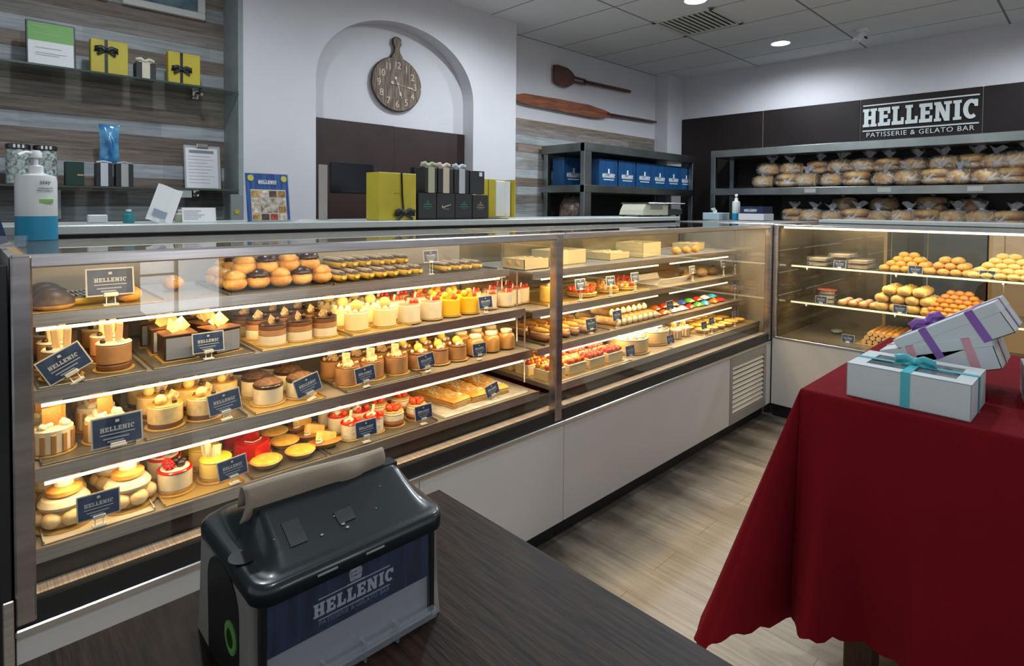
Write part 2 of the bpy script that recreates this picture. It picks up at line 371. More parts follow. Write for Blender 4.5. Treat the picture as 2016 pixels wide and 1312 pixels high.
# --- weathered plank cladding
def plank_mat(name, z0, pat):
    m = bpy.data.materials.new(name); m.use_nodes = True; n, L = nodes(m); b = n['Principled BSDF']
    tc = n.new('ShaderNodeTexCoord'); sx = n.new('ShaderNodeSeparateXYZ'); L.new(tc.outputs['Object'], sx.inputs[0])
    N = len(pat); RH = 0.079
    a = n.new('ShaderNodeMath'); a.operation = 'SUBTRACT'; a.inputs[1].default_value = z0-N*RH*5; L.new(sx.outputs[2], a.inputs[0])
    d = n.new('ShaderNodeMath'); d.operation = 'DIVIDE'; d.inputs[1].default_value = RH; L.new(a.outputs[0], d.inputs[0])
    fl = n.new('ShaderNodeMath'); fl.operation = 'FLOOR'; L.new(d.outputs[0], fl.inputs[0])
    fr = n.new('ShaderNodeMath'); fr.operation = 'FRACT'; L.new(d.outputs[0], fr.inputs[0])
    q = n.new('ShaderNodeMath'); q.operation = 'DIVIDE'; q.inputs[1].default_value = N; L.new(fl.outputs[0], q.inputs[0])
    qf = n.new('ShaderNodeMath'); qf.operation = 'FRACT'; L.new(q.outputs[0], qf.inputs[0])
    cr = n.new('ShaderNodeValToRGB'); cr.color_ramp.interpolation = 'CONSTANT'; e = cr.color_ramp.elements
    while len(e) > 1: e.remove(e[-1])
    for i, v in enumerate(pat):
        el = e[0] if i == 0 else e.new((i-.3)/N)
        el.position = max(0, (i-.3)/N); el.color = (v, v, v, 1)
    L.new(qf.outputs[0], cr.inputs[0])
    # per plank offsets along the row
    wn = n.new('ShaderNodeTexWhiteNoise'); wn.noise_dimensions = '2D'
    ro = n.new('ShaderNodeMath'); ro.operation = 'MULTIPLY'; ro.inputs[1].default_value = 0.37; L.new(fl.outputs[0], ro.inputs[0])
    xo = n.new('ShaderNodeMath'); xo.operation = 'ADD'; L.new(sx.outputs[0], xo.inputs[0]); L.new(ro.outputs[0], xo.inputs[1])
    xd = n.new('ShaderNodeMath'); xd.operation = 'DIVIDE'; xd.inputs[1].default_value = .62; L.new(xo.outputs[0], xd.inputs[0])
    xf = n.new('ShaderNodeMath'); xf.operation = 'FLOOR'; L.new(xd.outputs[0], xf.inputs[0])
    cb = n.new('ShaderNodeCombineXYZ'); L.new(xf.outputs[0], cb.inputs[0]); L.new(fl.outputs[0], cb.inputs[1]); L.new(cb.outputs[0], wn.inputs['Vector'])
    mp = n.new('ShaderNodeMapping'); mp.inputs['Scale'].default_value = (2.0, 1, 26); L.new(tc.outputs['Object'], mp.inputs[0])
    nz = n.new('ShaderNodeTexNoise'); nz.inputs['Scale'].default_value = 2.2; nz.inputs['Detail'].default_value = 8; nz.inputs['Roughness'].default_value = .65; L.new(mp.outputs[0], nz.inputs[0])
    def ramp(c0, c1):
        r = n.new('ShaderNodeValToRGB'); r.color_ramp.elements[0].position = .33; r.color_ramp.elements[1].position = .68
        r.color_ramp.elements[0].color = c0+(1,); r.color_ramp.elements[1].color = c1+(1,); L.new(nz.outputs[0], r.inputs[0]); return r
    br_ = ramp((0.125, 0.092, 0.072), (0.29, 0.22, 0.17)); gr = ramp((0.27, 0.29, 0.295), (0.47, 0.495, 0.50))
    mc = n.new('ShaderNodeMix'); mc.data_type = 'RGBA'; L.new(cr.outputs[0], mc.inputs[0]); L.new(br_.outputs[0], mc.inputs[6]); L.new(gr.outputs[0], mc.inputs[7])
    sc = n.new('ShaderNodeMapRange'); sc.inputs[3].default_value = .72; sc.inputs[4].default_value = 1.2; L.new(wn.outputs[0], sc.inputs[0])
    jo = n.new('ShaderNodeMath'); jo.operation = 'GREATER_THAN'; jo.inputs[1].default_value = .035; L.new(fr.outputs[0], jo.inputs[0])
    jm = n.new('ShaderNodeMapRange'); jm.inputs[3].default_value = .45; jm.inputs[4].default_value = 1; L.new(jo.outputs[0], jm.inputs[0])
    k = n.new('ShaderNodeMath'); k.operation = 'MULTIPLY'; L.new(sc.outputs[0], k.inputs[0]); L.new(jm.outputs[0], k.inputs[1])
    vm = n.new('ShaderNodeVectorMath'); vm.operation = 'SCALE'; L.new(mc.outputs[2], vm.inputs[0]); L.new(k.outputs[0], vm.inputs['Scale'])
    L.new(vm.outputs[0], b.inputs['Base Color']); b.inputs['Roughness'].default_value = .6
    return m
PLK = plank_mat('weathered_planks', 2.375, [1, 0, 1, 0, .15, 0, 1, 0, 0, 1, 0, .3][::-1])
PLK2 = plank_mat('weathered_planks_rear', 2.18, [.25, 1, 0, .55, .5, 1, 0, 1, .3, .6, .9, 0][::-1])
struct(MB().box((-3.0, YB, 0), (1.25, YB+.2, CEIL)).build('wall_left', PLK))
w = struct(MB().box((3.40, YB, 0), (XR+.2, YB+.2, CEIL)).build('wall_rear', WALLW))
MB().box((3.40, YB-.012, 0), (5.98, YB, 2.25)).build('plank_cladding', PLK2, w)

# --- white arched wall block with its elliptical recess
def arch_wall():
    xl, xr, x0, x1 = 1.657, 2.966, 1.211, 3.438; zs = 2.24; top = 2.741; cx = (xl+xr)/2; yd = YA+.13
    mb = MB(); N = 40
    arc = [(cx-(xr-xl)/2*math.cos(PI*k/N), zs+(top-zs)*math.sin(PI*k/N)**.92) for k in range(N+1)]
    def quad(a, b_, c, d, sm=False): k = mb.vs([a, b_, c, d]); mb.face([k, k+1, k+2, k+3], sm)
    quad((x0, YA, 0), (xl, YA, 0), (xl, YA, CEIL), (x0, YA, CEIL)); quad((xr, YA, 0), (x1, YA, 0), (x1, YA, CEIL), (xr, YA, CEIL))
    for (xa, za), (xb, zb) in zip(arc, arc[1:]):
        quad((xa, YA, za), (xb, YA, zb), (xb, YA, CEIL), (xa, YA, CEIL)); quad((xa, YA, za), (xa, yd, za), (xb, yd, zb), (xb, YA, zb), False)
    quad((xl, YA, 0), (xl, yd, 0), (xl, yd, zs), (xl, YA, zs)); quad((xr, YA, 0), (xr, YA, zs), (xr, yd, zs), (xr, yd, 0))
    quad((x0, YB+.1, 0), (x0, YA, 0), (x0, YA, CEIL), (x0, YB+.1, CEIL)); quad((x1, YA, 0), (x1, YB+.1, 0), (x1, YB+.1, CEIL), (x1, YA, CEIL))
    quad((xl-.02, yd, 0), (xr+.02, yd, 0), (xr+.02, yd, CEIL), (xl-.02, yd, CEIL))
    w = struct(mb.build('wall_arch', WALLW)); return w, xl, xr, yd
AW, AXL, AXR, AYD = arch_wall()
st = MB().box((1.185, YA-.004, 0), (1.212, YB, CEIL)).build('corner_strip', mat('grey_strip', (0.25, 0.28, 0.275), .5, vary=.05))
st.name = 'trim_1'; struct(st)
# twin brown service doors under the arch
d = thing('door_1', 'dark brown double service doors with small dark windows under the white arch', 'door', (2.3, AYD-.03, 0)); del d['label']; del d['category']; d['kind'] = 'structure'
xm = 2.30
dl = MB().box((AXL-2.3+.002, -.006, 0), (-.002, .03, 2.018), .002).build('door_leaf', BROWNP, d)
dr = MB().box((.002, .004, 0), (AXR-2.3-.002, .03, 2.018), .002).build('door_leaf', BROWNP, d)
wm = mat('dark_door_window', (0.006, 0.006, 0.010), .15)
MB().box((1.80-2.3, -.012, 1.525), (2.125-2.3, -.004, 1.73), .003).build('window_pane', wm, dl)
MB().box((2.45-2.3, -.004, 1.525), (2.775-2.3, .004, 1.73), .003).build('window_pane', wm, dr)

# --- pillar in the rear corner, right wall with its dark upper panels
struct(MB().box((6.0, 3.60, 0), (XR, YB+.1, CEIL)).build('trim_2', WALLW))
rw = struct(MB().box((XR, -4.0, 0), (XR+.2, YB+.2, CEIL)).build('wall_right', WALLW))
DARKP = mat('black_brown_wall_panel', (0.017, 0.0115, 0.0115), .5, spec=.25, vary=.12, vscale=3)
seams = [3.60, 2.624, 1.69, .759, -.2, -1.2, -2.2]
for a, b_ in zip(seams, seams[1:]):
    MB().box((XR-.02, b_+.004, 0), (XR, a-.004, 2.503), .002).build('wall_panel', DARKP, rw)
MB().box((XR-.012, -2.2, 0), (XR-.001, 3.6, 2.50)).build('seam_backing', mat('seam_grey', (.22, .20, .19), .5), rw)

# --- shop sign on the right wall: white raised slab letters
sg = thing('shop_sign', 'white raised letter sign on the dark panels above the bread rack', 'sign', (XR-.021, 1.222, 2.135))
RS = (math.radians(90), 0, math.radians(-90))
lh = .172
k = MB(); k.at((0, 0, .098), RS); word(k, 'HELLENIC', lh, .012, gap=.03, slant=0); o = k.build('lettering', mat('sign_letter_white', (.62, .66, .64), .4), sg)
o.scale = (1, .815/(6.17*lh*.967), 1)
for z in (.302, .060): MB().box((-.008, -.44, z-.006), (0, .44, z+.006)).build('rule', MATS['sign_letter_white'], sg)
t = text_obj('PATISSERIE & GELATO BAR', .062, sg, MATS['sign_letter_white'], (-.004, 0, .0), RS, .003, 'small_lettering', 1.12)

# --- ceiling fittings
def downlight(x, y, label, p=11):
    t = thing('ceiling_downlight', label, 'ceiling light', (x, y, CEIL), 0, 'ceiling downlights')
    MB().lathe([(.078, 0), (.078, -.004), (.092, -.006), (.097, 0)], 32).build('trim_ring', WPL, t)
    MB().cyl(.078, -.005, -.001, 32).build('diffuser', mat('downlight_glow', (1, 1, 1), .5, emit=(.9, .97, 1), estr=30), t)
    l = bpy.data.lights.new('downlight_lamp', 'SPOT'); l.energy = p; l.color = COOL; l.spot_size = math.radians(172); l.spot_blend = .6; l.shadow_soft_size = .05
    o = bpy.data.objects.new('downlight_lamp', l); COL.objects.link(o); o.parent = t; o.location = (0, 0, -.03)
downlight(5.60, 2.175, 'lit round ceiling downlight above the bread rack corner', 88)
downlight(4.00, 2.18, 'lit round ceiling downlight cut by the top frame edge beside the vent', 130)
for x, y in ((2.4, 1.1), (5.4, .2), (.6, 2.3), (3.8, -1.2), (2.7, 2.6), (.4, .2)): downlight(x, y, 'unseen round ceiling downlight added outside the picture for more light', 82)  # unseen downlights added to brighten the walls and ceiling
v = thing('air_vent', 'square slatted air conditioning diffuser in the tiled ceiling', 'air vent', (4.49, 2.43, CEIL))
fr_ = MB()
vm = mat('vent_white', (.66, .65, .60), .5)
for a in range(4):
    fr_.at((0, 0, 0), (0, 0, a*PI/2)); fr_.box((-.275, -.275, -.012), (.275, -.235, 0), .004)
fr_.build('vent_frame', vm, v)
MB().box((-.24, -.24, -.001), (.24, .24, 0)).build('duct_opening', BLACKP, v)
for k in range(10):
    y = -.205+k*.0455
    MB().at((0, y, -.010), (math.radians(4), 0, 0)).box((-.236, -.0165, -.0012), (.236, .0115, .0012)).build('louvre', vm, v)
s_ = thing('motion_sensor', 'small white motion sensor on the ceiling near the sign', 'sensor', (5.64, 1.5, CEIL))
MB().box((-.035, -.03, -.022), (.035, .03, 0), .006).build('base', WPL, s_)
MB().at((0, 0, -.02), (math.radians(35), 0, math.radians(45))).box((-.03, -.022, -.075), (.03, .022, -.005), .009).build('sensor_head', WPL, s_)
eye = MB()
for dx in (-.012, .012): eye.ball((dx, 0, 0), .007)
eye.at(); e2 = eye.build('lens', BLACKP, s_); e2.location = (-.022, -.022, -.065); s_.scale = (1.35, 1.35, 1.35)

# ============================================================ DECOR ON THE WALLS
# clock: round chopping board with handle
ck = thing('wall_clock', 'round wooden board clock with handle hanging under the white arch', 'clock', (2.323, AYD-.014, 2.325))
WOODC = mat('clock_wood', (0.075, 0.045, 0.034), .65, col2=(0.23, 0.165, 0.115), vscale=9, stretch=(9, 1, 1), bump=.2, bscale=30)
WOODE = mat('clock_edge_wood', (0.035, 0.022, 0.016), .6)
def rotx(mb_): return mb_.at((0, 0, 0), (PI/2, 0, 0))
outl = []
Rr = .212
for k in range(49):
    a = math.radians(100+340*k/48); outl.append((Rr*math.cos(a)*.97, Rr*math.sin(a)*.90))
outl += [(.045, .195), (.024, .225), (.018, .27), (.034, .30), (.032, .325), (.015, .337), (-.015, .337), (-.032, .325), (-.034, .30), (-.018, .27), (-.024, .225), (-.045, .195)]
rotx(MB()).prism(outl, 0, .020).build('clock_board', WOODC, ck)
rim = MB(); pts = [(x*1.0, -.012, z) for x, z in outl]; rim.tube(pts+[pts[0]], .0075, 6, caps=False); rim.build('rim', WOODE, ck)
NUM = mat('clock_numerals', (.55, .47, .36), .6)
for i in range(1, 13):
    a = PI/2-i*PI/6
    text_obj(str(i), .070, ck, NUM, (.152*math.cos(a), -.0215, .140*math.sin(a)-.026), (PI/2, 0, 0), .001, 'numeral', .8)
def hand(ln, w_, ang, name):
    h_ = MB(); h_.at((0, -.024, 0), (0, ang, 0)); 
    h_.box((-w_*.3, 0, -.04), (w_*.3, .001, ln*.55)); h_.box((-w_, 0, ln*.55), (w_, .001, ln*.8)); h_.box((-w_*.25, 0, ln*.8), (w_*.25, .001, ln)); h_.ball((0, 0, -.045), .012, sc=(1, .15, 1))
    h_.build(name, NUM, ck)
hand(.165, .005, math.radians(97), 'minute_hand'); hand(.105, .009, math.radians(160), 'hour_hand')
MB().ball((0, -.026, 0), .010, sc=(1, .5, 1)).build('hub', NUM, ck)
PEEL = mat('peel_red_wood', (0.14, 0.030, 0.010), .5, col2=(0.32, 0.085, 0.020), vscale=5, stretch=(1, 1, 8))
PEEL2 = mat('peel_dark_wood', (0.050, 0.014, 0.008), .5, col2=(0.11, 0.032, 0.016), vscale=8)
p1 = thing('baker_peel', 'short dark wooden baker peel with broad rounded blade on the white wall', 'baker peel', (4.15, YB-.03, 2.72), 0)
ZT = -.0
pl = [(0, -.075), (0, .085), (.06, .095), (.20, .085), (.27, .055), (.30, .028), (.30, -.045), (.26, -.075), (.18, -.105), (.08, -.10)]
rotx(MB()).prism(pl, 0, .018).build('blade', PEEL2, p1)
h1 = MB(); h1.tube([(.29, -.009, .014), (.48, -.009, .010), (.48, -.009, .004)], .012, 8); h1.tube([(.29, -.009, -.03), (.49, -.009, -.032)], .011, 8); h1.tube([(.47, -.009, -.008), (1.27, -.009, .0)], [.020]+[.017], 8); h1.build('handle', PEEL2, p1)
p1.rotation_euler = (0, math.radians(-.5), 0)
p2 = thing('baker_peel', 'long red-brown wooden baker peel with narrow paddle blade on the white wall', 'baker peel', (3.62, YB-.03, 2.425), 0)
pl = [(0, -.03), (.02, .025), (.12, .05), (.6, .062), (1.08, .066), (1.18, .055), (1.30, .045), (1.42, .03), (1.42, -.015), (1.30, -.045), (1.15, -.055), (.6, -.05), (.15, -.045)]
rotx(MB()).prism(pl, 0, .018).build('blade', PEEL, p2)
MB().tube([(1.38, -.009, .007), (2.34, -.009, .026)], [.017, .013], 8).build('handle', PEEL2, p2)

# glass wall shelves with brackets on the planks
for i, (z, lab) in enumerate(((2.098, 'upper clear glass shelf on the plank wall carrying yellow boxes'), (1.529, 'lower clear glass shelf on the plank wall carrying canisters'))):
    s_ = thing('glass_shelf', lab, 'shelf', (.2, 3.62, z))
    MB().box((-1.2, -.12, -.010), (.98, .15, 0), .002).build('shelf_board', SHGLASS, s_)
    MB().box((-1.2, -.1215, -.0095), (.98, -.12, -.0005)).build('glass_edge', mat('glass_edge_green', (.05, .075, .065), .2), s_)
    bk = MB(); bk.box((.80, .10, -.04), (.83, .15, .0)); bk.tube([(.815, .12, -.035), (.80, .02, -.02), (.815, -.02, -.03)], .009); bk.build('bracket', mat('chrome', (.75, .75, .75), .12, 1.0), s_)
    if i: MB().box((.70, -.02, -.05), (.76, .01, -.011)).build('price_clip', WPL, s_)
# framed certificate
zt = 2.1
t = thing('framed_certificate', 'black framed certificate with green header standing on upper glass shelf', 'certificate', (.343, 3.60, zt), 0)
MB().at((0, 0, .11), (math.radians(-6), 0, 0)).box((-.095, -.006, -.108), (.095, .006, .112), .003).build('frame', BLACKP, t)
pg = MB().at((0, 0, .11), (math.radians(-6), 0, 0)).box((-.087, -.0075, -.100), (.087, -.006, .104)).build('paper', WPAPER, t)
MB().at((0, 0, .11), (math.radians(-6), 0, 0)).box((-.087, -.0085, .015), (.087, -.0075, .104)).build('green_header', mat('green_print', (.13, .34, .055), .5), t)
for z, a, b_ in ((.085, -.07, .0), (.05, -.07, .03), (-.02, -.06, .04), (-.045, -.06, .06), (-.055, -.06, .03)): MB().at((0, 0, .11), (math.radians(-6), 0, 0)).box((a, -.0092, z), (b_, -.0084, z+.003)).build('print_line', mat('print_grey', (.35, .42, .35), .6), t)
def ribbon_bow(parent, m, size, loc, rot=(0, 0, 0), tails=True, flop=.35):
    mb = MB()
    for sgn in (-1, 1):
        pts = [(0, 0, 0), (sgn*.35*size, -.12*size, .20*size), (sgn*.75*size, -.10*size, .12*size*flop+.05*size), (sgn*.8*size, -.03*size, -.05*size), (sgn*.4*size, 0, -.02*size), (0, 0, 0)]
        mb.tube(pts, .15*size, 8, flat=(.3, 1))
        if tails: mb.tube([(0, -.02*size, 0), (sgn*.4*size, -.06*size, -.25*size), (sgn*.62*size, -.05*size, -.42*size)], .12*size, 6, flat=(.3, 1))
    mb.ball((0, -.05*size, 0), .12*size, 8, 6)
    o = mb.build('bow', m, parent); o.location = loc; o.rotation_euler = rot; return o
for (x, lab, fx) in ((.577, 'yellow gift box with black ribbon bow nearest the framed certificate', -.005), (.921, 'yellow gift box with black ribbon bow at the right end of the shelf', -.01)):
    t = thing('gift_box', lab, 'gift box', (x, 3.60, zt), 0, 'yellow gift boxes on the glass shelf')
    MB().box((-.08, -.025, 0), (.08, .025, .178), .003).build('carton', YELBOX, t)
    MB().box((-.022, -.027, 0), (-.008, -.025, .178)).build('ribbon', RIBK, t)
    ribbon_bow(t, RIBK, .062, (-.015, -.03, .125 if x < .7 else .085), (0, 0, 0))
t = thing('gift_box', 'small black gift box with cream ribbon between the yellow boxes', 'gift box', (.735, 3.60, zt), 0)
MB().box((-.046, -.035, 0), (.046, .035, .09), .003).build('carton', CHARC, t)
CREAM = mat('cream_ribbon', (.62, .55, .42), .5)
MB().box((-.018, -.037, 0), (.018, -.035, .092)).build('ribbon', CREAM, t); ribbon_bow(t, CREAM, .055, (0, -.01, .103), tails=False)
# wall pictures cut by the frame top
for x0, x1, z0, lab in ((.665, 1.078, 2.53, 'white framed print at the top edge above the yellow boxes'), (-.1, .60, 2.53, 'white framed print cut by the top left edge of the frame')):
    t = thing('picture_frame', lab, 'picture', ((x0+x1)/2 if x0 > 0 else .25, YB-.02, z0)); w2 = (x1-x0)/2
    f4 = MB(); 
    for bx in (((-w2, -.012, 0), (w2, .02, .04)), ((-w2, -.012, .46), (w2, .02, .50)), ((-w2, -.012, .04), (-w2+.04, .02, .46)), ((w2-.04, -.012, .04), (w2, .02, .46))): f4.box(*bx, .004)
    f4.build('frame', mat('frame_white', (.62, .6, .57), .5), t)
    MB().box((-w2+.04, 0, .04), (w2-.04, .01, .46)).build('print', mat('picture_print', (.03, .06, .09), .4, col2=(.25, .36, .42), vscale=4), t)
# canisters, boxes, packet and clipboard on the lower shelf
zt = 1.531
PATT = mat('canister_pattern', (.60, .64, .60), .4, col2=(.10, .13, .12), vscale=70)
for i, x in enumerate((.215, .316)):
    t = thing('canister', ('patterned white canister at the far left end of the glass shelf', 'patterned white canister behind the tall hand sanitiser pump')[i], 'canister', (x, 3.60, zt), 0, 'patterned canisters')
    MB().cyl(.046, 0, .165, 28, ch=.004).build('body', PATT, t)
    MB().cyl(.047, .165, .190, 28, ch=.004).build('lid', mat('lid_steel', (.10, .10, .10), .3, .8), t)
    lm = MB(); [lm.box((-.02+k*.016, -.05, .170), (-.012+k*.016, -.047, .186)) for k in range(3)]; lm.build('lid_label', WPAPER, t)
DGRN = mat('dark_green_carton', (.006, .035, .022), .5)
for x, w_, mm, rib, lab in ((.427, .075, DGRN, None, 'dark green carton beside the canisters'), (.548, .07, CHARC, 'a', 'black carton with white ribbon left of its twin'), (.636, .078, CHARC, 'b', 'black carton with grey ribbon at right end of the carton row')):
    t = thing('carton', lab, 'carton', (x, 3.60, zt), 0, None)
    MB().box((-w_/2, -.03, 0), (w_/2, .03, .118), .002).build('body', mm, t)
    if rib:
        rm = mat('satin_ribbon_'+rib, (.55, .56, .6) if rib == 'a' else (.40, .38, .38), .4)
        MB().box((-.016, -.033, 0), (.016, -.03, .12)).build('ribbon', rm, t)
        MB().tube([(-.03, -.01, .122), (0, -.012, .128), (.035, -.01, .121)], .006, 6).build('bow', rm, t)
    else: MB().box((.01, -.031, .05), (.035, -.03, .056)).build('print_mark', GOLD, t)
t = thing('plastic_packet', 'shiny blue plastic packet standing on top of the black cartons', 'packet', (.58, 3.63, 1.654), 0)
pk = MB().grid(lambda u, v: ((u-.5)*.092*(1-.12*math.sin(v*PI)), -.020*math.sin(u*PI)*math.sin(v*PI)**.5*(1+.4*math.sin(u*9+v*7)), v*.20), 12, 16)
pk.grid(lambda u, v: ((.5-u)*.092*(1-.12*math.sin(v*PI)), .012*math.sin(u*PI)*math.sin(v*PI)**.5, v*.20), 12, 16)
pk.build('packet_film', mat('blue_film', (.01, .13, .33), .18, col2=(.12, .38, .62), vscale=14, coat=.6), t)
t = thing('clipboard', 'clear clipboard with printed sheet standing on the lower glass shelf', 'clipboard', (1.027, 3.62, zt), 0)
t.rotation_euler = (math.radians(-6), 0, 0)
MB().box((-.096, 0, 0), (.096, .004, .25), .001).build('board', mat('board_grey', (.35, .37, .37), .4), t)
MB().box((-.088, -.002, .004), (.080, 0, .235)).build('sheet', WPAPER, t)
cl = MB(); cl.box((-.03, -.012, .235), (.03, 0, .262), .003); cl.build('clip', MATS['chrome'], t)
tx = MB(); tx.box((-.07, -.0027, .205), (.06, -.002, .222)); 
for k in range(9): tx.box((-.075, -.0027, .185-k*.019), (.045+.02*math.sin(k*2.3), -.002, .187-k*.019))
tx.build('printed_lines', mat('ink_grey', (.22, .22, .24), .6), t)

# ============================================================ DISPLAY CASES
YF = 1.60; ZT = 1.335; XL, XM, XC = .08, 1.81, 4.05; YBK = 2.32
SHELVES = {'A': (1.165, 1.85), 'B': (1.0, 1.75), 'C': (.83, 1.70), 'D': (.655, 1.67)}
SH2 = {'A': (1.147, 1.80), 'B': (.970, 1.80), 'C': (.800, 1.77), 'D': (.655, 1.67)}
def led_line(parent, x0, x1, y, z, p):
    MB().tube([(x0, y, z), (x1, y, z)], .0042, 8).build('led_tube', LEDM, parent)
    area('led_light', ((x0+x1)/2, y+.012, z-.003), (math.radians(28), 0, 0), x1-x0, .012, p, WARM, parent)
def display_case(label, x0, x1, sh, left_post, right_post, backm, panels, ledp, ledsplit=None, topfill=False, ina=.04, inb=.035):
    c = thing('display_case', label, 'display case', (0, 0, 0), 0)
    # base
    bo = MB().box((x0, YF+.02, .09), (x1, YBK+.03, .50)).build('base_cabinet', PANELW, c)
    for a, b_ in panels: MB().box((a+.0015, YF, .09), (b_-.0015, YF+.02, .512), .001).build('front_panel', PANELW, c)
    MB().box((x0, YF+.05, 0), (x1, YBK, .09)).build('kickboard', KICKM, c)
    MB().box((x0, YF-.006, .512), (x1, YF+.04, .530), .003).build('steel_sill', mat('sill_steel', (.62, .62, .60), .25, 1.0), c)
    MB().box((x0, YF+.004, .530), (x1, YF+.03, .577)).build('gasket', BLACKP, c)
    MB().box((x0, YF+.03, .50), (x1, YBK, .55)).build('well_floor', STEELD, c)
    g = MB().box((x0+.035, YF+.03, .55), (x1-.01, YF+.075, .578)); g.build('air_grille', mat('ribbed_grille', (.55, .45, .40), .5, vary=.3, vscale=60, stretch=(6, .05, .05)), c)
    MB().box((x0+.02, YF+.078, .55), (x1-.005, YF+.09, .628)).build('well_front', mat('well_dark', (.05, .045, .04), .35, .5), c)
    # glass and frame
    MB().box((x0+.03, YF+.010, .577), (x1-.005, YF+.016, 1.318)).build('front_glass', GLASS, c)
    MB().box((x0+.03, YF+.02, ZT-.006), (x1, YBK+.02, ZT)).build('top_glass', GLASS, c)
    MB().box((x0, YF, 1.306), (x1, YF+.03, ZT), .004).build('top_rail', STEEL, c)
    for a, b_ in left_post+right_post: MB().box((a, YF-.003, .535), (b_, YF+.04, ZT-.002), .004).build('post', POSTM, c)
    MB().box((x0, YBK, .5), (x1, YBK+.02, ZT-.006)).build('back_panel', backm, c)
    if left_post: MB().box((x0, YF+.03, .5), (x0+.012, YBK, ZT-.006)).build('side_panel', BACKM, c)
    # deck and shelves
    zd, yd = sh['D']
    MB().box((x0+ina, yd, zd-.02), (x1-inb+.01, YBK, zd), .001).build('deck', SHELFM, c)
    MB().box((x0+ina, yd-.004, zd-.028), (x1-inb+.01, yd, zd+.004)).build('deck_lip', STEEL, c)
    for k in 'ABC':
        z, y = sh[k]; xa = x0+ina; xb = x1-inb
        s = MB().box((xa, y, z-.008), (xb, YBK-.02, z), .001).build('shelf', SHELFM, c)
        MB().box((xa, y-.004, z-.028), (xb, y, z+.003)).build('shelf_lip', STEEL, s)
        for xx in (xa+.02, xb-.06): MB().box((xx, y-.001, z-.034), (xx+.04, y+.02, z-.028)).build('led_clip', WPL, s)
        sp = ledsplit or [(xa+.02, xb-.06)]
        for a, b_ in sp: led_line(c, a, b_, y-.001, z-.036, ledp*(b_-a))
        MB().tube([(xb+.002, y+.05, z-.15), (xb+.002, y+.05, z+.16)], .004, 6).build('shelf_support', STEEL, c)
    if topfill:  # hidden lamp added behind the rail to wash the fronts with light
        area('led_light', ((x0+x1)/2, YF+.05, 1.304), (math.radians(24), 0, 0), x1-x0-.12, .012, topfill*(x1-x0), WARM, c)
        MB().box((x0+.06, YF+.036, 1.306), (x1-.06, YF+.064, 1.316)).build('hidden_rail_fill', LEDM, c)
    return c
CASE1 = display_case('near display case of cakes between the left steel post and the middle post', XL, 1.868, SHELVES, [(XL, XL+.036)], [(XM, XM+.042)], BACKM, [(XL, .55), (.55, 1.12), (1.12, 1.869)], 2.6, topfill=6.0, inb=.095)
CASE2 = display_case('far display case of tarts and sweets between middle post and corner', 1.870, XC, SH2, [], [(XC-.028, XC)], BACKG, [(1.8695, 3.44), (3.98, XC+.012)], 3.8, [(1.93, 2.92), (3.05, 3.8)], 7.0, ina=.004)
# louvred ventilation panel in the far case base
vg = MB()
for bx in (((3.44, YF-.004, .09), (3.475, YF+.02, .512)), ((3.945, YF-.004, .09), (3.98, YF+.02, .512)), ((3.475, YF-.004, .455), (3.945, YF+.02, .512)), ((3.475, YF-.004, .09), (3.945, YF+.02, .150))): vg.box(*bx, .002)
vgo = vg.build('vent_panel', mat('vent_grey', (.30, .285, .26), .45, .2), CASE2)
MB().box((3.475, YF+.016, .15), (3.945, YF+.02, .455)).build('vent_backing', BLACKP, vgo)
for k in range(10): MB().at((3.71, YF+.004, .166+k*.0305), (math.radians(58), 0, 0)).box((-.232, -.0105, -.0015), (.232, .0105, .0015)).build('louvre', mat('louvre_cream', (.62, .58, .50), .45), vgo)
MB().box((1.45, YF+.051, .0), (1.453, YF+.052, .09)).build('kick_joint', STEELD, CASE1)

# raised service ledge behind the glass tops
lg = thing('service_ledge', 'long pale raised service ledge running behind the display glass tops', 'counter', (0, 0, 0))
LEDGE = mat('ledge_laminate', (.50, .52, .50), .3, vary=.03)
MB().box((-.9, 2.365, 1.341), (4.15, 2.80, 1.372), .003).build('ledge_top', LEDGE, lg)
MB().box((-.9, 2.39, .0), (4.15, 2.78, 1.341)).build('ledge_body', mat('dark_carcass', (.03, .028, .026), .5), lg)
# corner counter and right hand case
XRF = 4.062; RB = 4.76; RY0, RY1 = -1.2, 1.575
c = CASE3 = thing('display_case', 'right hand display case of biscuits and rolls under the bread rack', 'display case')
MB().box((XRF+.02, RY0, .09), (RB+.03, RY1+.02, .50)).build('base_cabinet', PANELW, c)
for a, b_ in ((RY0, .2), (.2, RY1+.02)): MB().box((XRF, a+.002, .09), (XRF+.02, b_-.002, .545), .001).build('front_panel', PANELW, c)
MB().box((XRF+.03, RY0, 0), (RB, RY1+.02, .09)).build('kickboard', KICKM, c)
MB().box((XRF-.004, RY0, .545), (XRF+.03, RY1, .562), .003).build('steel_sill', MATS['sill_steel'], c)
MB().box((XRF, RY1-.005, .545), (XRF+.03, RY1+.022, ZT), .003).build('post', STEEL, c)
MB().box((XRF+.03, RY0, .50), (RB, RY1, .553)).build('deck', mat('case_floor_dark', (.19, .175, .15), .3, .5), c)
MB().box((XRF+.010, RY0, .562), (XRF+.016, RY1, 1.325)).build('front_glass', GLASS, c)
MB().box((XRF+.02, RY0, ZT-.006), (RB, RY1, ZT)).build('top_glass', GLASS, c)
MB().box((XRF, RY0, 1.324), (XRF+.03, RY1, ZT), .003).build('top_rail', STEEL, c)
MB().tube([(XRF+.045, RY0, 1.316), (XRF+.045, RY1-.03, 1.316)], .007, 8).build('led_tube', LEDM, c)
area('led_light', (XRF+.06, (RY0+RY1)/2, 1.308), (math.radians(28), 0, math.radians(-90)), RY1-RY0-.05, .012, 14, WARM, c)
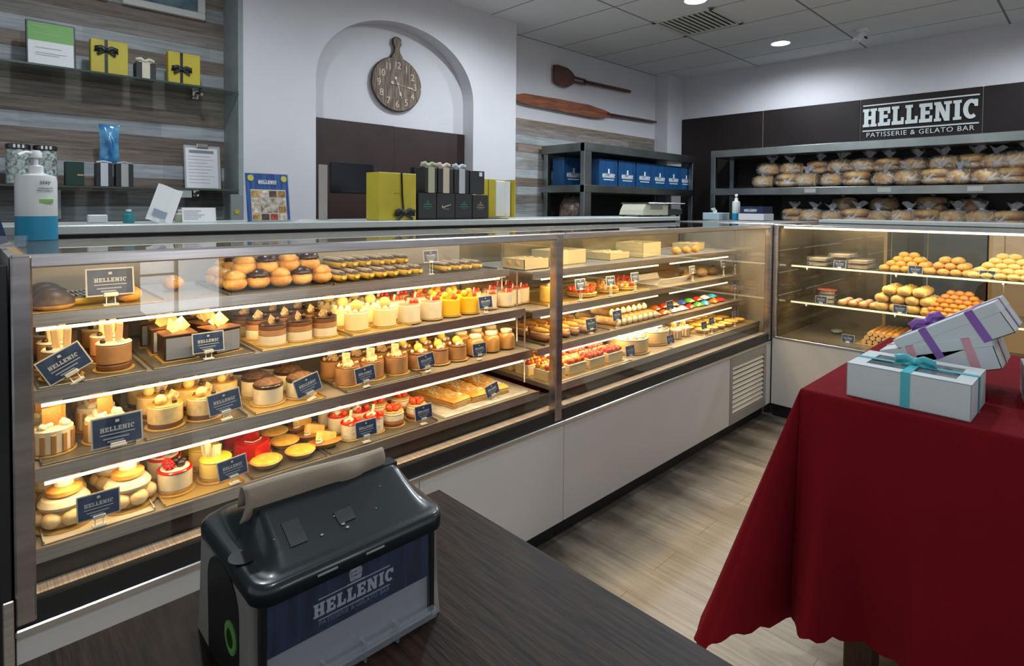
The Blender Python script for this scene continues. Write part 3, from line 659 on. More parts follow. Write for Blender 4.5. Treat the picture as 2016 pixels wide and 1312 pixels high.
MB().box((XRF+.03, RY1-.01, .55), (RB, RY1-.004, ZT-.006)).build('end_glass', mat('end_panel_olive', (.22, .195, .14), .12, .7), c)
for y0, y1, mm in ((1.10, RY1, mat('case_back_olive', (.20, .175, .125), .25, .6)), (.52, 1.08, mat('tinted_rear_door', (.10, .105, .10), .12, .3)), (.50, .53, mat('oak_strip', (.40, .27, .12), .5)), (1.08, 1.10, MATS['oak_strip'] if 'oak_strip' in MATS else STEEL), (RY0, .50, mat('beige_rear_panel', (.45, .36, .28), .5))):
    MB().box((RB, y0, .50), (RB+.02, y1, ZT-.006)).build('back_panel', mm, c)
EDGEG = mat('lit_shelf_edge', (.95, .85, .65), .4, emit=(1.0, .80, .50), estr=1.3)
for z in (1.045, .79):
    s = MB().box((4.26, RY0, z-.008), (RB-.01, RY1-.03, z)).build('shelf', SHGLASS, c)
    MB().box((4.255, RY0, z-.010), (4.26, RY1-.03, z+.001)).build('led_edge', EDGEG, s)
    area('led_light', (4.27, (RY0+RY1)/2, z-.016), (math.radians(28), 0, math.radians(-90)), RY1-RY0-.1, .01, 7, WARM, c)
    for yy in (1.45, .92, .40, -.2): MB().box((4.28, yy-.004, z-.03), (RB-.01, yy+.004, z-.009)).build('shelf_bracket', STEELD, s)
tray_rods = MB()
for yy in (.80, 1.0, .42): tray_rods.tube([(4.52, yy, .79), (4.52, yy, 1.33)], .003, 6)
tray_rods.build('hanging_rods', STEEL, c)
cc = thing('corner_counter', 'steel corner counter joining the two display runs', 'counter')
MB().box((XC+.02, 1.60, 1.318), (5.2, 2.36, ZT+.004), .003).build('counter_top', STEEL, cc)
MB().box((XC+.06, 1.66, 0), (5.15, 2.34, 1.318)).build('counter_body', BACKM, cc)
MB().box((4.80, RY0, 1.336), (5.2, 1.55, 1.362), .003).build('rear_ledge', LEDGE, cc)
MB().box((4.82, RY0, 0), (5.15, 1.55, 1.336)).build('rear_ledge_body', MATS['dark_carcass'], cc)
# neighbouring black cabinet at the far left edge
lc = thing('tall_cabinet', 'dark cabinet at the extreme left edge beside the near case', 'cabinet', (0, 0, 0))
MB().box((-.7, YF+.01, 0), (.052, YBK, 1.30), .004).build('body', mat('cabinet_green_grey', (.05, .065, .062), .35), lc)
MB().box((.055, YF, 0), (.076, YF+.03, 1.315), .002).build('edge_strip', BLACKP, lc)
MB().box((.060, YF-.005, 0), (.0785, YF+.001, .60), .002).build('side_trim', STEEL, lc)
sp = thing('spiral_binder', 'white ridged spiral binder edge standing at the extreme left of the picture', 'binder', (.02, 1.98, 1.337))
MB().box((-.16, .004, 0), (.005, .016, .50), .001).build('pages', WPAPER, sp)
co = MB()
for k in range(52): co.ball((.006, .008, .006+k*.0095), .0052, 6, 4)
co.build('spiral', WPL, sp)

# ============================================================ THINGS STANDING ON THE CASE TOPS
def pump_bottle(label, loc, h, r, blue):
    t = thing('sanitiser_bottle', label, 'sanitiser bottle', loc)
    hb = h*.74
    body = MB().lathe([(r*.92, 0), (r, .006), (r, hb-.02), (r*.93, hb-.006), (r*.5, hb), (r*.36, hb+.004)], 32, squash=.72)
    body.build('bottle', mat('bottle_white', (.70, .71, .70), .25), t)
    lb = MB().lathe([(r*1.006, .0), (r*1.006, hb*.36)], 32, squash=.72); lb.build('blue_label', blue, t)
    MB().lathe([(r*.36, hb), (r*.36, hb+.022), (r*.30, hb+.025)], 20).build('collar', WPL, t)
    pm_ = MB(); pm_.lathe([(r*.12, hb+.02), (r*.12, h-.018)], 12); pm_.lathe([(r*.30, h-.022), (r*.30, h-.008), (r*.2, h)], 16); pm_.tube([(0, 0, h-.010), (-r*.5, -r*.35, h-.008), (-r*.85, -r*.6, h-.018)], r*.10, 8)
    pm_.build('pump', WPL, t)
    return t
SKY = mat('label_blue', (.01, .24, .42), .4)
a = at(75, 466, 'y', 2.05); t = pump_bottle('tall white hand sanitiser pump bottle with blue wave label on near case', (.172, 2.21, ZT+.001), .265, .050, SKY)
t.scale = (1, 1, 1)
gp = MB(); gp.box((.004, -.0375, .110), (.036, -.020, .121)); gp.build('green_label_bar', mat('label_green', (.25, .5, .12), .5), t)
text_obj('stay', .017, t, mat('label_ink', (.12, .12, .13), .6), (.018, -.0375, .166), (PI/2, 0, math.radians(18)), .0004)
text_obj('antibacterial\nhand sanitiser', .0075, t, MATS['label_ink'], (.018, -.0375, .151), (PI/2, 0, math.radians(18)), .0003)
ch = thing('card_holder', 'clear holder with leaning navy business cards beside the tall sanitiser', 'card holder', (.075, 1.92, ZT+.001), math.radians(-8))
hb_ = MB(); hb_.box((-.05, -.03, 0), (.055, .03, .004)); hb_.box((-.05, -.03, 0), (.055, -.027, .028)); hb_.box((-.05, -.03, 0), (-.047, .03, .04)); hb_.box((.052, -.03, 0), (.055, .03, .028)); hb_.build('holder', ACRY, ch)
for i in range(3): MB().at((0, .0-.007*i, .005), (math.radians(-14), math.radians(-16), 0)).box((-.030, -.001, 0), (.020, .001, .092)).build('business_card', NAVY, ch)
lm = MB(); lm.at((0, -.016, .005), (math.radians(-14), math.radians(-16), 0)); lm.box((-.026, -.0018, .052), (.018, -.001, .06)); lm.box((-.008, -.0018, .066), (.0, -.001, .072)); lm.build('card_print', LETW, ch)

# folded receipts, small bottles and notes on the ledge near the flyer
ZL = 1.3725
t = thing('paper_note', 'crumpled white paper slip leaning on the ledge under the shelf clip', 'paper', (.55, 2.50, ZL+.001), 0)
MB().at((0, 0, 0), (math.radians(-8), math.radians(20), 0)).grid(lambda u, v: ((u-.5)*.088, -.006*math.sin(u*7), v*.145), 6, 8).build('sheet', WPAPER, t)
MB().at((0, -.006, .02), (math.radians(-8), math.radians(20), 0)).grid(lambda u, v: ((u-.5)*.05, -.006*math.sin(u*5+1), v*.028), 4, 3).build('print_block', mat('print_grey_blue', (.25, .29, .36), .6), t)
t = thing('index_card', 'white ruled index card propped on the ledge left of the flyer', 'card', (.70, 2.52, ZL+.001))
MB().at((0, 0, 0), (math.radians(-10), 0, 0)).box((-.062, 0, 0), (.062, .002, .058)).build('sheet', WPAPER, t)
k = MB().at((0, 0, 0), (math.radians(-10), 0, 0)); [k.box((-.055, -.001, .012+i*.008), (-.005+.012*(i % 3), 0, .0135+i*.008)) for i in range(5)]; k.build('writing', MATS['ink_grey'], t)
for i, (x, y, cc_, lab) in enumerate(((.46, 2.52, (.02, .22, .26), 'tiny teal bottle on the ledge left of the paper slip'), (.64, 2.56, (.50, .52, .40), 'small pale bottle on the ledge right of the paper slip'), (.37, 2.56, (.55, .57, .55), 'white switch box on the ledge right of the sanitiser'))):
    t = thing('small_bottle' if i < 2 else 'switch_box', lab, 'bottle' if i < 2 else 'box', (x, y, ZL+.001))
    if i < 2:
        MB().lathe([(.018, 0), (.019, .004), (.019, .030), (.008, .036), (.008, .042)], 16).build('body', mat('bottle_tint_%d' % i, cc_, .2), t); MB().cyl(.009, .042, .05, 12).build('cap', WPL, t)
    else:
        MB().box((-.03, -.012, 0), (.03, .012, .03), .003).build('body', mat('bottle_tint_%d' % i, cc_, .4), t)
t = thing('notice', 'white notice card fixed behind the sanitiser below the glass shelf', 'notice', (.33, YB-.02, 1.36)); MB().box((-.055, 0, 0), (.06, .004, .15), .001).build('sheet', WPAPER, t)
t = thing('wall_bracket', 'small grey junction box with yellow sticker at the foot of the grey strip', 'junction box', (1.17, 3.50, 1.30)); MB().box((-.035, 0, 0), (.036, .02, .20), .003).build('box', mat('junction_grey', (.22, .24, .23), .5), t)
st_ = MB().lathe([(.014, 0), (.014, .003)], 16).build('sticker', YELBOX, t); st_.rotation_euler = (PI/2, 0, 0); st_.location = (0, 0, .10)
t = thing('acrylic_screen', 'narrow clear acrylic screen edge on the ledge beside the brown doors', 'screen', (1.27, 2.62, ZL+.001))
MB().box((-.022, 0, 0), (.022, .005, .265), .001).build('panel', glassm('screen_clear', (.9, .9, .88), milk=.4, milkcol=(.55, .5, .47)), t); MB().box((-.03, -.03, 0), (.03, .03, .003)).build('foot', ACRY, t)
# acrylic flyer stand
fl = thing('flyer_stand', 'blue printed menu flyer in acrylic stand at left of the ledge', 'flyer', (.945, 2.44, ZL+.001), math.radians(4))
fl.rotation_euler = (math.radians(-7), 0, math.radians(6))
MB().box((-.098, 0, 0), (.098, .004, .205), .001).build('acrylic_panel', ACRY, fl)
MB().box((-.095, -.07, -.002), (.095, .03, .001)).build('acrylic_foot', ACRY, fl)
MB().box((-.092, -.003, .002), (.092, 0, .202)).build('blue_sheet', NAVY if False else mat('flyer_blue', (.006, .03, .17), .4, col2=(.02, .12, .34), vscale=10, stretch=(9, 1, .8)), fl)
ph = MB(); ph.box((-.075, -.004, .002), (.078, -.003, .135)); ph.build('photo_field', mat('flyer_photo_base', (.50, .40, .30), .5, col2=(.62, .55, .46), vscale=30), fl)
rnd = random.Random(3)
for i in range(4):
    for j in range(4):
        if i in (1, 2) and j in (1, 2): continue
        cx_, cz = -.056+i*.038, .019+j*.0325
        cl_ = rnd.choice([(.28, .15, .04), (.42, .26, .08), (.05, .03, .02), (.36, .05, .03), (.55, .48, .38), (.10, .06, .03)])
        MB().box((cx_-.016, -.0052, cz-.013), (cx_+.016, -.004, cz+.013)).build('menu_photo', mat('menu_%d%d' % (i, j), cl_, .5, vary=.5, vscale=60), fl)
MB().box((-.036, -.0052, .038), (.036, -.004, .098)).build('centre_photo', mat('menu_centre', (.10, .06, .03), .5, col2=(.6, .55, .45), vscale=40), fl)
for x in (-.072, .072): MB().at((x, -.004, .182), (PI/2, 0, 0)).cyl(.013, 0, .002, 20).build('yellow_spot', mat('spot_yellow', (.55, .48, .05), .5), fl)
k = MB().at((0, -.004, .160), (PI/2, 0, 0)); logo_mesh(k, .075, .001); k.build('logo', LETW, fl)

# yellow cartons and dark coffee boxes on the ledge
t = thing('gift_carton', 'tall yellow carton with black ribbon standing left of the charcoal boxes', 'carton', (1.56, 2.47, ZL), math.radians(3))
MB().box((-.115, -.055, 0), (.105, .055, .232), .002).build('carton', YELBOX, t)
MB().tube([(.012, -.058, .232), (.016, -.060, .12), (.026, -.059, .03)], .009, 6, flat=(1, .2)).build('ribbon', RIBK, t)
ribbon_bow(t, RIBK, .075, (.028, -.064, .035), (0, 0, math.radians(0)))
MB().box((-.03, -.0562, .13), (.01, -.055, .134)).build('print_line', mat('faint_print', (.30, .22, .02), .5), t)
def coffee_box(x, y, z, w_, h_, lab, marks, grp, ribbon=None):
    t = thing('coffee_box', lab, 'coffee box', (x, y, z), 0, grp)
    MB().box((-w_/2, -.05, 0), (w_/2, .05, h_), .002).build('carton', CHARC, t)
    if marks:
        mm = mat('print_'+marks[0], marks[1], .5); k = MB()
        if marks[0] == 'cream':
            k.at((0, -.0505, h_*.50), (PI/2, 0, 0)).prism([(-.030, -.004), (-.022, -.014), (-.008, -.006), (.032, .006), (.03, .010), (-.010, .000), (-.022, -.004), (-.026, .008)], 0, .001)
            k.box((-.015, -.017, 0), (.02, -.015, .001))
        else:
            k.at((0, -.0505, h_*.62), (PI/2, 0, 0)).prism([(-.008, 0), (0, .014), (.008, 0)], 0, .001)
            k.box((-.022, -.010, 0), (.022, -.004, .001)); k.box((-.028, -.022, 0), (.028, -.017, .001)); k.box((-.018, -.030, 0), (.018, -.027, .001))
        k.build('print_mark', mm, t)
    if ribbon:
        rm = mat('ribbon_'+ribbon[0], ribbon[1], .4)
        MB().box((-.020, -.0525, 0), (.020, -.0505, h_+.002)).build('ribbon', rm, t); MB().box((-.020, -.05, h_), (.020, .05, h_+.002)).build('ribbon_top', rm, t)
        ribbon_bow(t, rm, .06, (0, -.02, h_+.012), tails=False)
    return t
ZB = ZL+.001; TE = ('teal', (.03, .16, .12)); CRM = ('cream', (.42, .35, .28)); TAN = ('tan', (.28, .22, .17))
coffee_box(1.738, 2.47, ZB+.004, .112, .133, 'charcoal box with green print, first in the bottom row of four', TE, 'charcoal boxes, bottom row')
coffee_box(1.857, 2.47, ZB+.004, .118, .133, 'charcoal box with cream tick shaped print in the bottom row', CRM, 'charcoal boxes, bottom row')
coffee_box(1.977, 2.47, ZB+.004, .116, .133, 'charcoal box with green print, third in the bottom row', TE, 'charcoal boxes, bottom row')
coffee_box(2.096, 2.47, ZB+.004, .112, .130, 'charcoal box with tan print at the right end of bottom row', TAN, 'charcoal boxes, bottom row')
ZS = ZB+.1385
coffee_box(1.760, 2.47, ZS, .075, .130, 'upper charcoal box with olive cream ribbon, leftmost on top', None, 'charcoal boxes, top row', ('olive', (.42, .40, .28)))
coffee_box(1.855, 2.47, ZS, .10, .130, 'upper charcoal box with beige ribbon, second on top', None, 'charcoal boxes, top row', ('beige', (.55, .47, .36)))
coffee_box(1.962, 2.47, ZS, .10, .130, 'upper charcoal box with silver grey ribbon, third on top', None, 'charcoal boxes, top row', ('silver', (.45, .48, .50)))
t = coffee_box(2.072, 2.47, ZS, .105, .127, 'upper charcoal box with white sticker at the right end', None, 'charcoal boxes, top row')
MB().box((.012, -.0512, .098), (.034, -.0502, .120)).build('white_sticker', WPAPER, t)
t = thing('black_tray', 'flat black tray under the charcoal boxes on the ledge', 'tray', (1.94, 2.47, ZL), 0); MB().box((-.26, -.065, 0), (.36, .062, .004), .001).build('tray_base', RIBK, t)
t = thing('open_gift_box', 'open yellow gift box showing white lining right of the charcoal boxes', 'carton', (2.31, 2.53, ZL+.0045), 0)
k = MB(); k.box((-.115, 0, 0), (-.06, .05, .228), .002); k.box((-.055, .0, 0), (.0, .05, .228), .002); k.box((.0, .04, 0), (.125, .05, .228)); k.box((.118, -.04, 0), (.125, .04, .228)); k.box((0, -.04, 0), (.12, .05, .004)); k.build('carton', YELBOX, t)
MB().box((.002, .0, .005), (.075, .038, .22), .003).build('white_lining', WPAPER, t); MB().at((.09, -.0, .005), (0, 0, math.radians(-25))).box((-.018, 0, 0), (.022, .004, .215)).build('lid_lining', WPAPER, t)

# scale on the ledge, tissue and boxes at the corner
sc = thing('shop_scale', 'cream retail weighing scale with steel pan at the ledge end', 'scale', (3.98, 2.55, ZL+.001), math.radians(-4))
BEI = mat('scale_beige', (.50, .47, .36), .45)
rotx(MB()).prism([(-.25, .012), (.10, .012), (.10, .095), (-.20, .095), (-.235, .05)], -.10, .12).build('body', BEI, sc)
MB().box((.10, -.10, .012), (.34, .1, .06), .004).build('printer', mat('scale_dark', (.03, .03, .03), .4), sc)
MB().box((-.19, -.14, .098), (.32, .13, .108), .004).build('pan', RACKM, sc)
MB().box((-.14, -.124, .055), (.02, -.12, .085), .003).build('display', mat('lcd_grey', (.22, .25, .24), .3), sc)
k = MB(); [k.cyl(.012, 0, .012, 12, c=p) for p in ((-.22, -.08), (.3, -.08), (-.22, .08), (.3, .08))]; k.build('feet', BLACKP, sc)
sc.scale = (.95, 1, 1)
pump_bottle('small white and blue sanitiser pump at the far corner counter', (4.83, 2.22, ZT+.005), .225, .042, SKY)
def corner(px, x): return at(px, 430, 'x', x)[1]
t = thing('tissue_box', 'pale blue tissue box at the corner left of the small pump', 'tissue box', (4.80, 2.40, ZT+.005), math.radians(0))
LB = mat('tissue_box_blue', (.42, .55, .58), .5)
k = MB(); k.box((-.10, -.09, 0), (.10, .06, .062), .003); k.build('box', LB, t)
k = MB().grid(lambda u, v: ((u-.5)*.09+.02*math.sin(v*5), .01*math.sin(u*8), .062+v*.045*(1-.5*abs(u-.5))), 8, 5); k.build('tissue', WPAPER, t)
t = thing('carton', 'navy and white printed carton pair on the corner counter', 'carton', (4.80, 2.04, ZT+.009), 0)
MB().box((-.10, -.11, 0), (.10, .10, .055), .002).build('white_carton', WPL, t); 
t2 = thing('carton', 'navy logo carton stacked on the white carton at the corner', 'carton', (4.80, 2.04, ZT+.065), 0)
MB().box((-.095, -.10, 0), (.10, .09, .058), .002).build('navy_carton', NAVY, t2)
t['label'] = 'white carton under the navy logo carton at the corner'
k = MB().at((-.0955, 0, .018), (PI/2, 0, -PI/2)); logo_mesh(k, .10, .001); k.build('logo', LETW, t2)

# ============================================================ PASTRY MATERIALS
def fm(name, c, r=.5, met=0.0, **k): return mat(name, c, r, met, **k)
CREAMW = fm('whipped_cream', (.80, .73, .58), .5, vary=.05, vscale=30, bump=.25, bscale=60)
MOUSSEW = fm('white_mousse', (.78, .70, .54), .5, vary=.06, vscale=30)
YGLAZE = fm('yellow_glaze', (.85, .58, .05), .18, coat=.5)
YMOUSSE = fm('yellow_mousse', (.85, .62, .10), .45)
PALEY = fm('pale_yellow_ball', (.86, .70, .25), .35)
CARAM = fm('caramel_mousse', (.43, .225, .10), .45, vary=.12, vscale=25)
CARAMG = fm('caramel_glaze', (.62, .32, .06), .2, coat=.5)
CHOC = fm('dark_chocolate', (.030, .013, .007), .3, coat=.3)
CHOCM = fm('milk_chocolate', (.17, .070, .030), .4, vary=.15, vscale=30)
CHOCB = fm('chocolate_crumb', (.075, .035, .020), .8, col2=(.15, .075, .04), vscale=90, bump=.6, bscale=150)
SPONGE = fm('sponge', (.55, .33, .13), .8, bump=.5, bscale=120)
PUFF = fm('golden_choux', (.52, .23, .045), .42, col2=(.80, .48, .14), vscale=14, bump=.4, bscale=50, coat=.15)
BISC = fm('biscuit', (.62, .37, .13), .65, col2=(.78, .54, .24), vscale=22, bump=.4, bscale=70)
BISCD = fm('brown_biscuit', (.38, .15, .035), .5, col2=(.58, .28, .08), vscale=20, bump=.4, bscale=60)
PASTRY = fm('flaky_pastry', (.55, .30, .10), .55, col2=(.80, .55, .25), vscale=18, bump=.6, bscale=50)
SUGAR = fm('icing_sugar', (.82, .78, .70), .8, bump=.4, bscale=90)
REDG = fm('red_glaze', (.55, .012, .008), .15, coat=.6)
RASP = fm('raspberry', (.45, .012, .02), .4)
BLUEB = fm('blueberry', (.022, .018, .035), .4)
STRAW = fm('strawberry', (.60, .035, .015), .3, col2=(.75, .10, .03), vscale=60, coat=.4)
PINKT = fm('pink_topping', (.70, .28, .18), .4)
ORANGE = fm('orange_fruit', (.85, .30, .02), .3, coat=.3)
NUTS = fm('nuts', (.50, .30, .14), .7, col2=(.75, .60, .40), vscale=80)
LATT = fm('lattice_chocolate', (.66, .50, .26), .4, col2=(.22, .10, .04), vscale=120)
LATW = fm('striped_white_chocolate', (.75, .68, .50), .4, col2=(.30, .24, .16), vscale=70, stretch=(3, .3, .3))
YSQ = fm('yellow_chocolate_square', (.85, .62, .16), .35, col2=(.92, .78, .38), vscale=40)
WAFER = fm('wafer_stick', (.85, .60, .34), .5)
BLUEGREY = fm('satin_grey_glaze', (.22, .25, .32), .2, coat=.4)
TRAYM = fm('tray_grey', (.20, .19, .17), .3, .6)
TRAYG = fm('gold_tray', (.50, .36, .14), .35, .5)

# ------------------------------------------------------------ cake builders
def base(t, r): MB().cyl(r, 0, .003, 28).build('cake_board', GOLD, t)
def scat(n, r, z, s, seed=1):
    q = random.Random(seed); o = []
    for i in range(n): a = q.random()*6.28; d = r*q.random()**.5; o.append((d*math.cos(a), d*math.sin(a), z, s*(.7+.6*q.random())))
    return o
def layer(t, name, m, r, z0, z1, ch=.003): MB().cyl(r, z0, z1, 28, ch=ch).build(name, m, t)
def chip(t, m, w, h, loc, rot, name='chocolate_piece'): MB().at(loc, rot).box((-w/2, -.001, 0), (w/2, .001, h), 0).build(name, m, t)
def rasp(t, loc, r=.011):
    k = MB(); k.ball((0, 0, 0), r*.8, 10, 7)
    q = 0
    for j in range(4):
        for i in range(7): a = i*2*PI/7+j*.45; zz = r*(.75-j*.5); rr = math.sqrt(max(0, 1-(zz/r)**2))*r*.85; k.ball((rr*math.cos(a), rr*math.sin(a), zz), r*.28, 6, 4)
    k.build('raspberry', RASP, t).location = loc
def berry(t, loc, r=.009, m=BLUEB, name='blueberry'): MB().ball((0, 0, 0), r, 10, 7).build(name, m, t).location = loc
def strawb(t, loc, s=.016, rot=(0, 0, 0)):
    o = MB().lathe([(0, -.9*s), (.35*s, -.75*s), (.75*s, -.1*s), (.80*s, .35*s), (.5*s, .68*s), (0, .72*s)], 12); o = o.build('strawberry', STRAW, t); o.location = loc; o.rotation_euler = rot
def swirl(t, loc, r, h, m=CREAMW):
    k = MB(); pts = []; R = []
    for i in range(34):
        u = i/33; a = u*4.4*2*PI/1.6; rr = r*(1-u)*.72; pts.append((rr*math.cos(a), rr*math.sin(a), h*u*.9)); R.append(r*.36*(1-u*.75))
    k.tube(pts, R, 7); k.build('cream_swirl', m, t).location = loc
def nt(): 
    o = bpy.data.objects.new('cake', None); COL.objects.link(o); o.empty_display_size = .02; return o
def named(n): o = nt(); o.name = n; return o
def b_wafer_cake():
    t = named('chocolate_gateau'); base(t, .047); layer(t, 'sponge_base', CHOCM, .040, .003, .018); layer(t, 'caramel_mousse', CARAM, .040, .018, .070, .004); layer(t, 'cream_ring', CREAMW, .041, .068, .075, .003)
    for dx in (-.010, .010): MB().at((dx, .004, .072), (math.radians(8), math.radians(dx*400), 0)).box((-.008, -.005, 0), (.008, .005, .052), .002).build('wafer_stick', WAFER, t)
    chip(t, CHOC, .022, .04, (.022, .010, .073), (0, 0, .8)); berry(t, (-.022, -.018, .079), .007, CHOC, 'chocolate_pearl'); swirl(t, (.02, -.018, .073), .012, .014); return t
def b_square_cake():
    t = named('square_chocolate_cake'); MB().box((-.047, -.047, 0), (.047, .047, .003)).build('cake_board', GOLD, t)
    MB().box((-.042, -.042, .003), (.042, .042, .072), .003).build('chocolate_body', CHOC, t); MB().box((-.037, -.0445, .006), (.037, -.042, .066), .001).build('satin_glaze_front', BLUEGREY, t); MB().box((-.044, -.044, .071), (.044, .044, .076), .002).build('chocolate_top', CHOCM, t)
    MB().at((-.014, -.012, .078), (math.radians(-34), math.radians(44), .4)).box((-.022, -.0015, -.006), (.022, .0015, .034)).build('yellow_square', YSQ, t)
    MB().at((.018, .014, .078), (math.radians(-20), math.radians(-40), -.3)).box((-.021, -.0015, -.006), (.021, .0015, .032)).build('yellow_square', YSQ, t)
    return t
def b_layer_mousse():
    t = named('layered_mousse_cake'); base(t, .047); layer(t, 'cream_layer', MOUSSEW, .041, .003, .030, .001); layer(t, 'caramel_layer', CARAM, .041, .030, .048, .001); layer(t, 'milk_chocolate_layer', CHOCM, .041, .048, .062, .001); layer(t, 'glaze', CHOC, .042, .062, .067, .002)
    MB().at((-.008, -.006, .066), (math.radians(-18), math.radians(42), .2)).box((-.016, -.001, -.006), (.016, .001, .026)).build('lattice_chocolate', LATT, t)
    berry(t, (.018, .0, .074), .008, CHOC, 'chocolate_pearl'); berry(t, (.008, .018, .074), .007, CREAMW, 'cream_pearl'); return t
def b_ball_cake():
    t = named('white_ball_cake'); base(t, .048); layer(t, 'mousse_body', fm('ivory_mousse', (.88, .76, .42), .4), .042, .003, .066, .003); k = MB().at((0, 0, .066))
    for a in range(8): k.ball((.031*math.cos(a*PI/4), .031*math.sin(a*PI/4), .003), .010, 8, 6)
    k.build('cream_ring', CREAMW, t); berry(t, (0, 0, .086), .021, PALEY, 'white_chocolate_ball'); return t
def b_pink_cake():
    t = named('white_mousse_cake'); base(t, .048); layer(t, 'mousse_body', MOUSSEW, .042, .003, .068, .002); layer(t, 'pink_jelly', PINKT, .040, .067, .072, .002)
    for p in scat(7, .028, .078, .009, 4): berry(t, p[:3], p[3], STRAW if p[0] > 0 else PINKT, 'fruit_piece')
    chip(t, CREAMW, .012, .022, (-.012, -.012, .072), (0, .3, .2)); return t
def b_yellow_cake():
    t = named('yellow_mousse_cake'); base(t, .048); layer(t, 'mousse_body', fm('bright_yellow_mousse', (.88, .56, .03), .4), .042, .003, .066, .002)
    berry(t, (.01, .008, .082), .017, ORANGE, 'orange_ball'); berry(t, (-.016, .012, .080), .014, YGLAZE, 'yellow_ball'); berry(t, (.014, -.020, .074), .010, STRAW, 'strawberry_piece'); chip(t, YMOUSSE, .02, .024, (-.018, -.016, .066), (.3, .5, 0)); return t
def b_tiramisu():
    t = named('almond_tiramisu_cake'); base(t, .053); layer(t, 'cream_body', MOUSSEW, .045, .003, .065, .003)
    k = MB()
    for a in range(12): k.at((0, 0, .004), (0, 0, a*PI/6)).box((.038, -.006, 0), (.0475, .006, .050), .002)
    k.build('chocolate_stripes', fm('caramel_stripe', (.45, .22, .06), .5), t)
    for p in scat(9, .034, .069, .009, 5): berry(t, p[:3], p[3], CREAMW, 'cream_kiss')
    MB().at((0, -.004, .064), (math.radians(-6), 0, .15)).prism([(-.020, -.001), (.020, -.001), (.020, .001), (-.020, .001)], 0, .050).build('biscuit_slab', BISCD, t)
    MB().at((.012, .022, .064), (math.radians(-10), 0, -.2)).box((-.018, -.001, 0), (.018, .001, .045), 0).build('caramel_slab', CARAMG, t); return t
def b_almond_cake():
    t = named('white_almond_cake'); base(t, .050); layer(t, 'crumb_base', CHOCM, .042, .003, .014, .001); layer(t, 'mousse_body', fm('almond_mousse', (.80, .60, .30), .45, vary=.12, vscale=60), .043, .014, .062, .003); layer(t, 'amber_glaze', CARAMG, .042, .061, .065, .002)
    berry(t, (-.014, -.012, .077), .015, PALEY, 'white_ball'); MB().at((.012, .002, .064), (math.radians(-15), math.radians(38), .2)).box((-.014, -.001, -.004), (.014, .001, .030)).build('lattice_chocolate', LATT, t)
    berry(t, (.018, -.020, .069), .007, CHOC, 'chocolate_pearl'); chip(t, NUTS, .02, .014, (-.022, .014, .064), (.5, .2, .4), 'nut_piece'); return t
def b_cocoa_cake():
    t = named('cocoa_topped_cake'); base(t, .052); layer(t, 'mousse_body', MOUSSEW, .043, .003, .050, .002); layer(t, 'chocolate_collar', CHOC, .044, .050, .060, .002)
    MB().lathe([(.042, 0), (.041, .006), (.028, .013), (.012, .017), (0, .018)], 24).build('cocoa_dome', CHOCB, t).location = (0, 0, .058)
    MB().at((-.004, .010, .066), (math.radians(80), 0, .3)).cyl(.019, 0, .002, 20).build('chocolate_disc', CHOC, t); return t
def b_nut_cake():
    t = named('nut_topped_caramel_cake'); base(t, .050); layer(t, 'caramel_body', CARAM, .042, .003, .062, .003); layer(t, 'chocolate_glaze', CHOCM, .042, .060, .065, .002)
    k = MB()
    for p in scat(34, .036, .068, .006, 9): k.ball(p[:3], p[3], 6, 4, .2)
    k.build('chopped_nuts', NUTS, t)
    MB().at((.0, .01, .066), (math.radians(-12), .2, .3)).box((-.019, -.001, 0), (.019, .001, .038)).build('nougat_shard', fm('nougat', (.72, .48, .32), .5, col2=(.45, .22, .12), vscale=60), t); return t
def b_caramel_ball():
    t = named('caramel_yellow_ball_cake'); base(t, .050); layer(t, 'caramel_body', CARAM, .041, .003, .058, .003); layer(t, 'dark_glaze', CHOCM, .042, .056, .063, .002)
    berry(t, (-.004, -.002, .079), .018, fm('lemon_ball', (.88, .66, .10), .35), 'lemon_ball')
    for p in scat(10, .034, .067, .008, 6): berry(t, p[:3], p[3], CREAMW if p[0] < 0 else NUTS, 'cream_nib')
    return t
def b_jar_cake():
    t = named('caramel_jar_dessert'); MB().lathe([(.034, 0), (.038, .004), (.038, .050), (.033, .062), (.024, .068)], 24).build('caramel_body', fm('amber_caramel', (.50, .26, .07), .25, coat=.4), t)
    MB().lathe([(.024, .068), (.026, .070), (.026, .080), (.022, .082)], 20).build('cream_cap', CREAMW, t); return t
def b_choux_tower():
    t = named('choux_tower_cake'); base(t, .064); layer(t, 'cake_core', SPONGE, .048, .003, .052, .004)
    def puff(p, r): MB().ball((0, 0, 0), r, 14, 9, .04, (1, 1, .88), seed=int(p[0]*999)).build('choux_ball', fm('pale_choux', (.62, .38, .13), .5, col2=(.86, .70, .42), vscale=10, bump=.3, bscale=60), t).location = p
    for i in range(7): a = i*2*PI/7+.3; puff((.043*math.cos(a), .043*math.sin(a), .026), .0225)
    MB().lathe([(.050, 0), (.053, .008), (.045, .020), (.020, .026), (0, .027)], 24).build('cream_dome', CREAMW, t).location = (0, 0, .047)
    MB().lathe([(.030, 0), (.037, .006), (.037, .016), (.026, .022), (0, .025)], 24).build('upper_choux', PUFF, t).location = (0, 0, .070)
    MB().lathe([(.020, 0), (.020, .010), (.016, .014), (.0, .015)], 18).build('cream_top', CREAMW, t).location = (0, 0, .094)
    return t
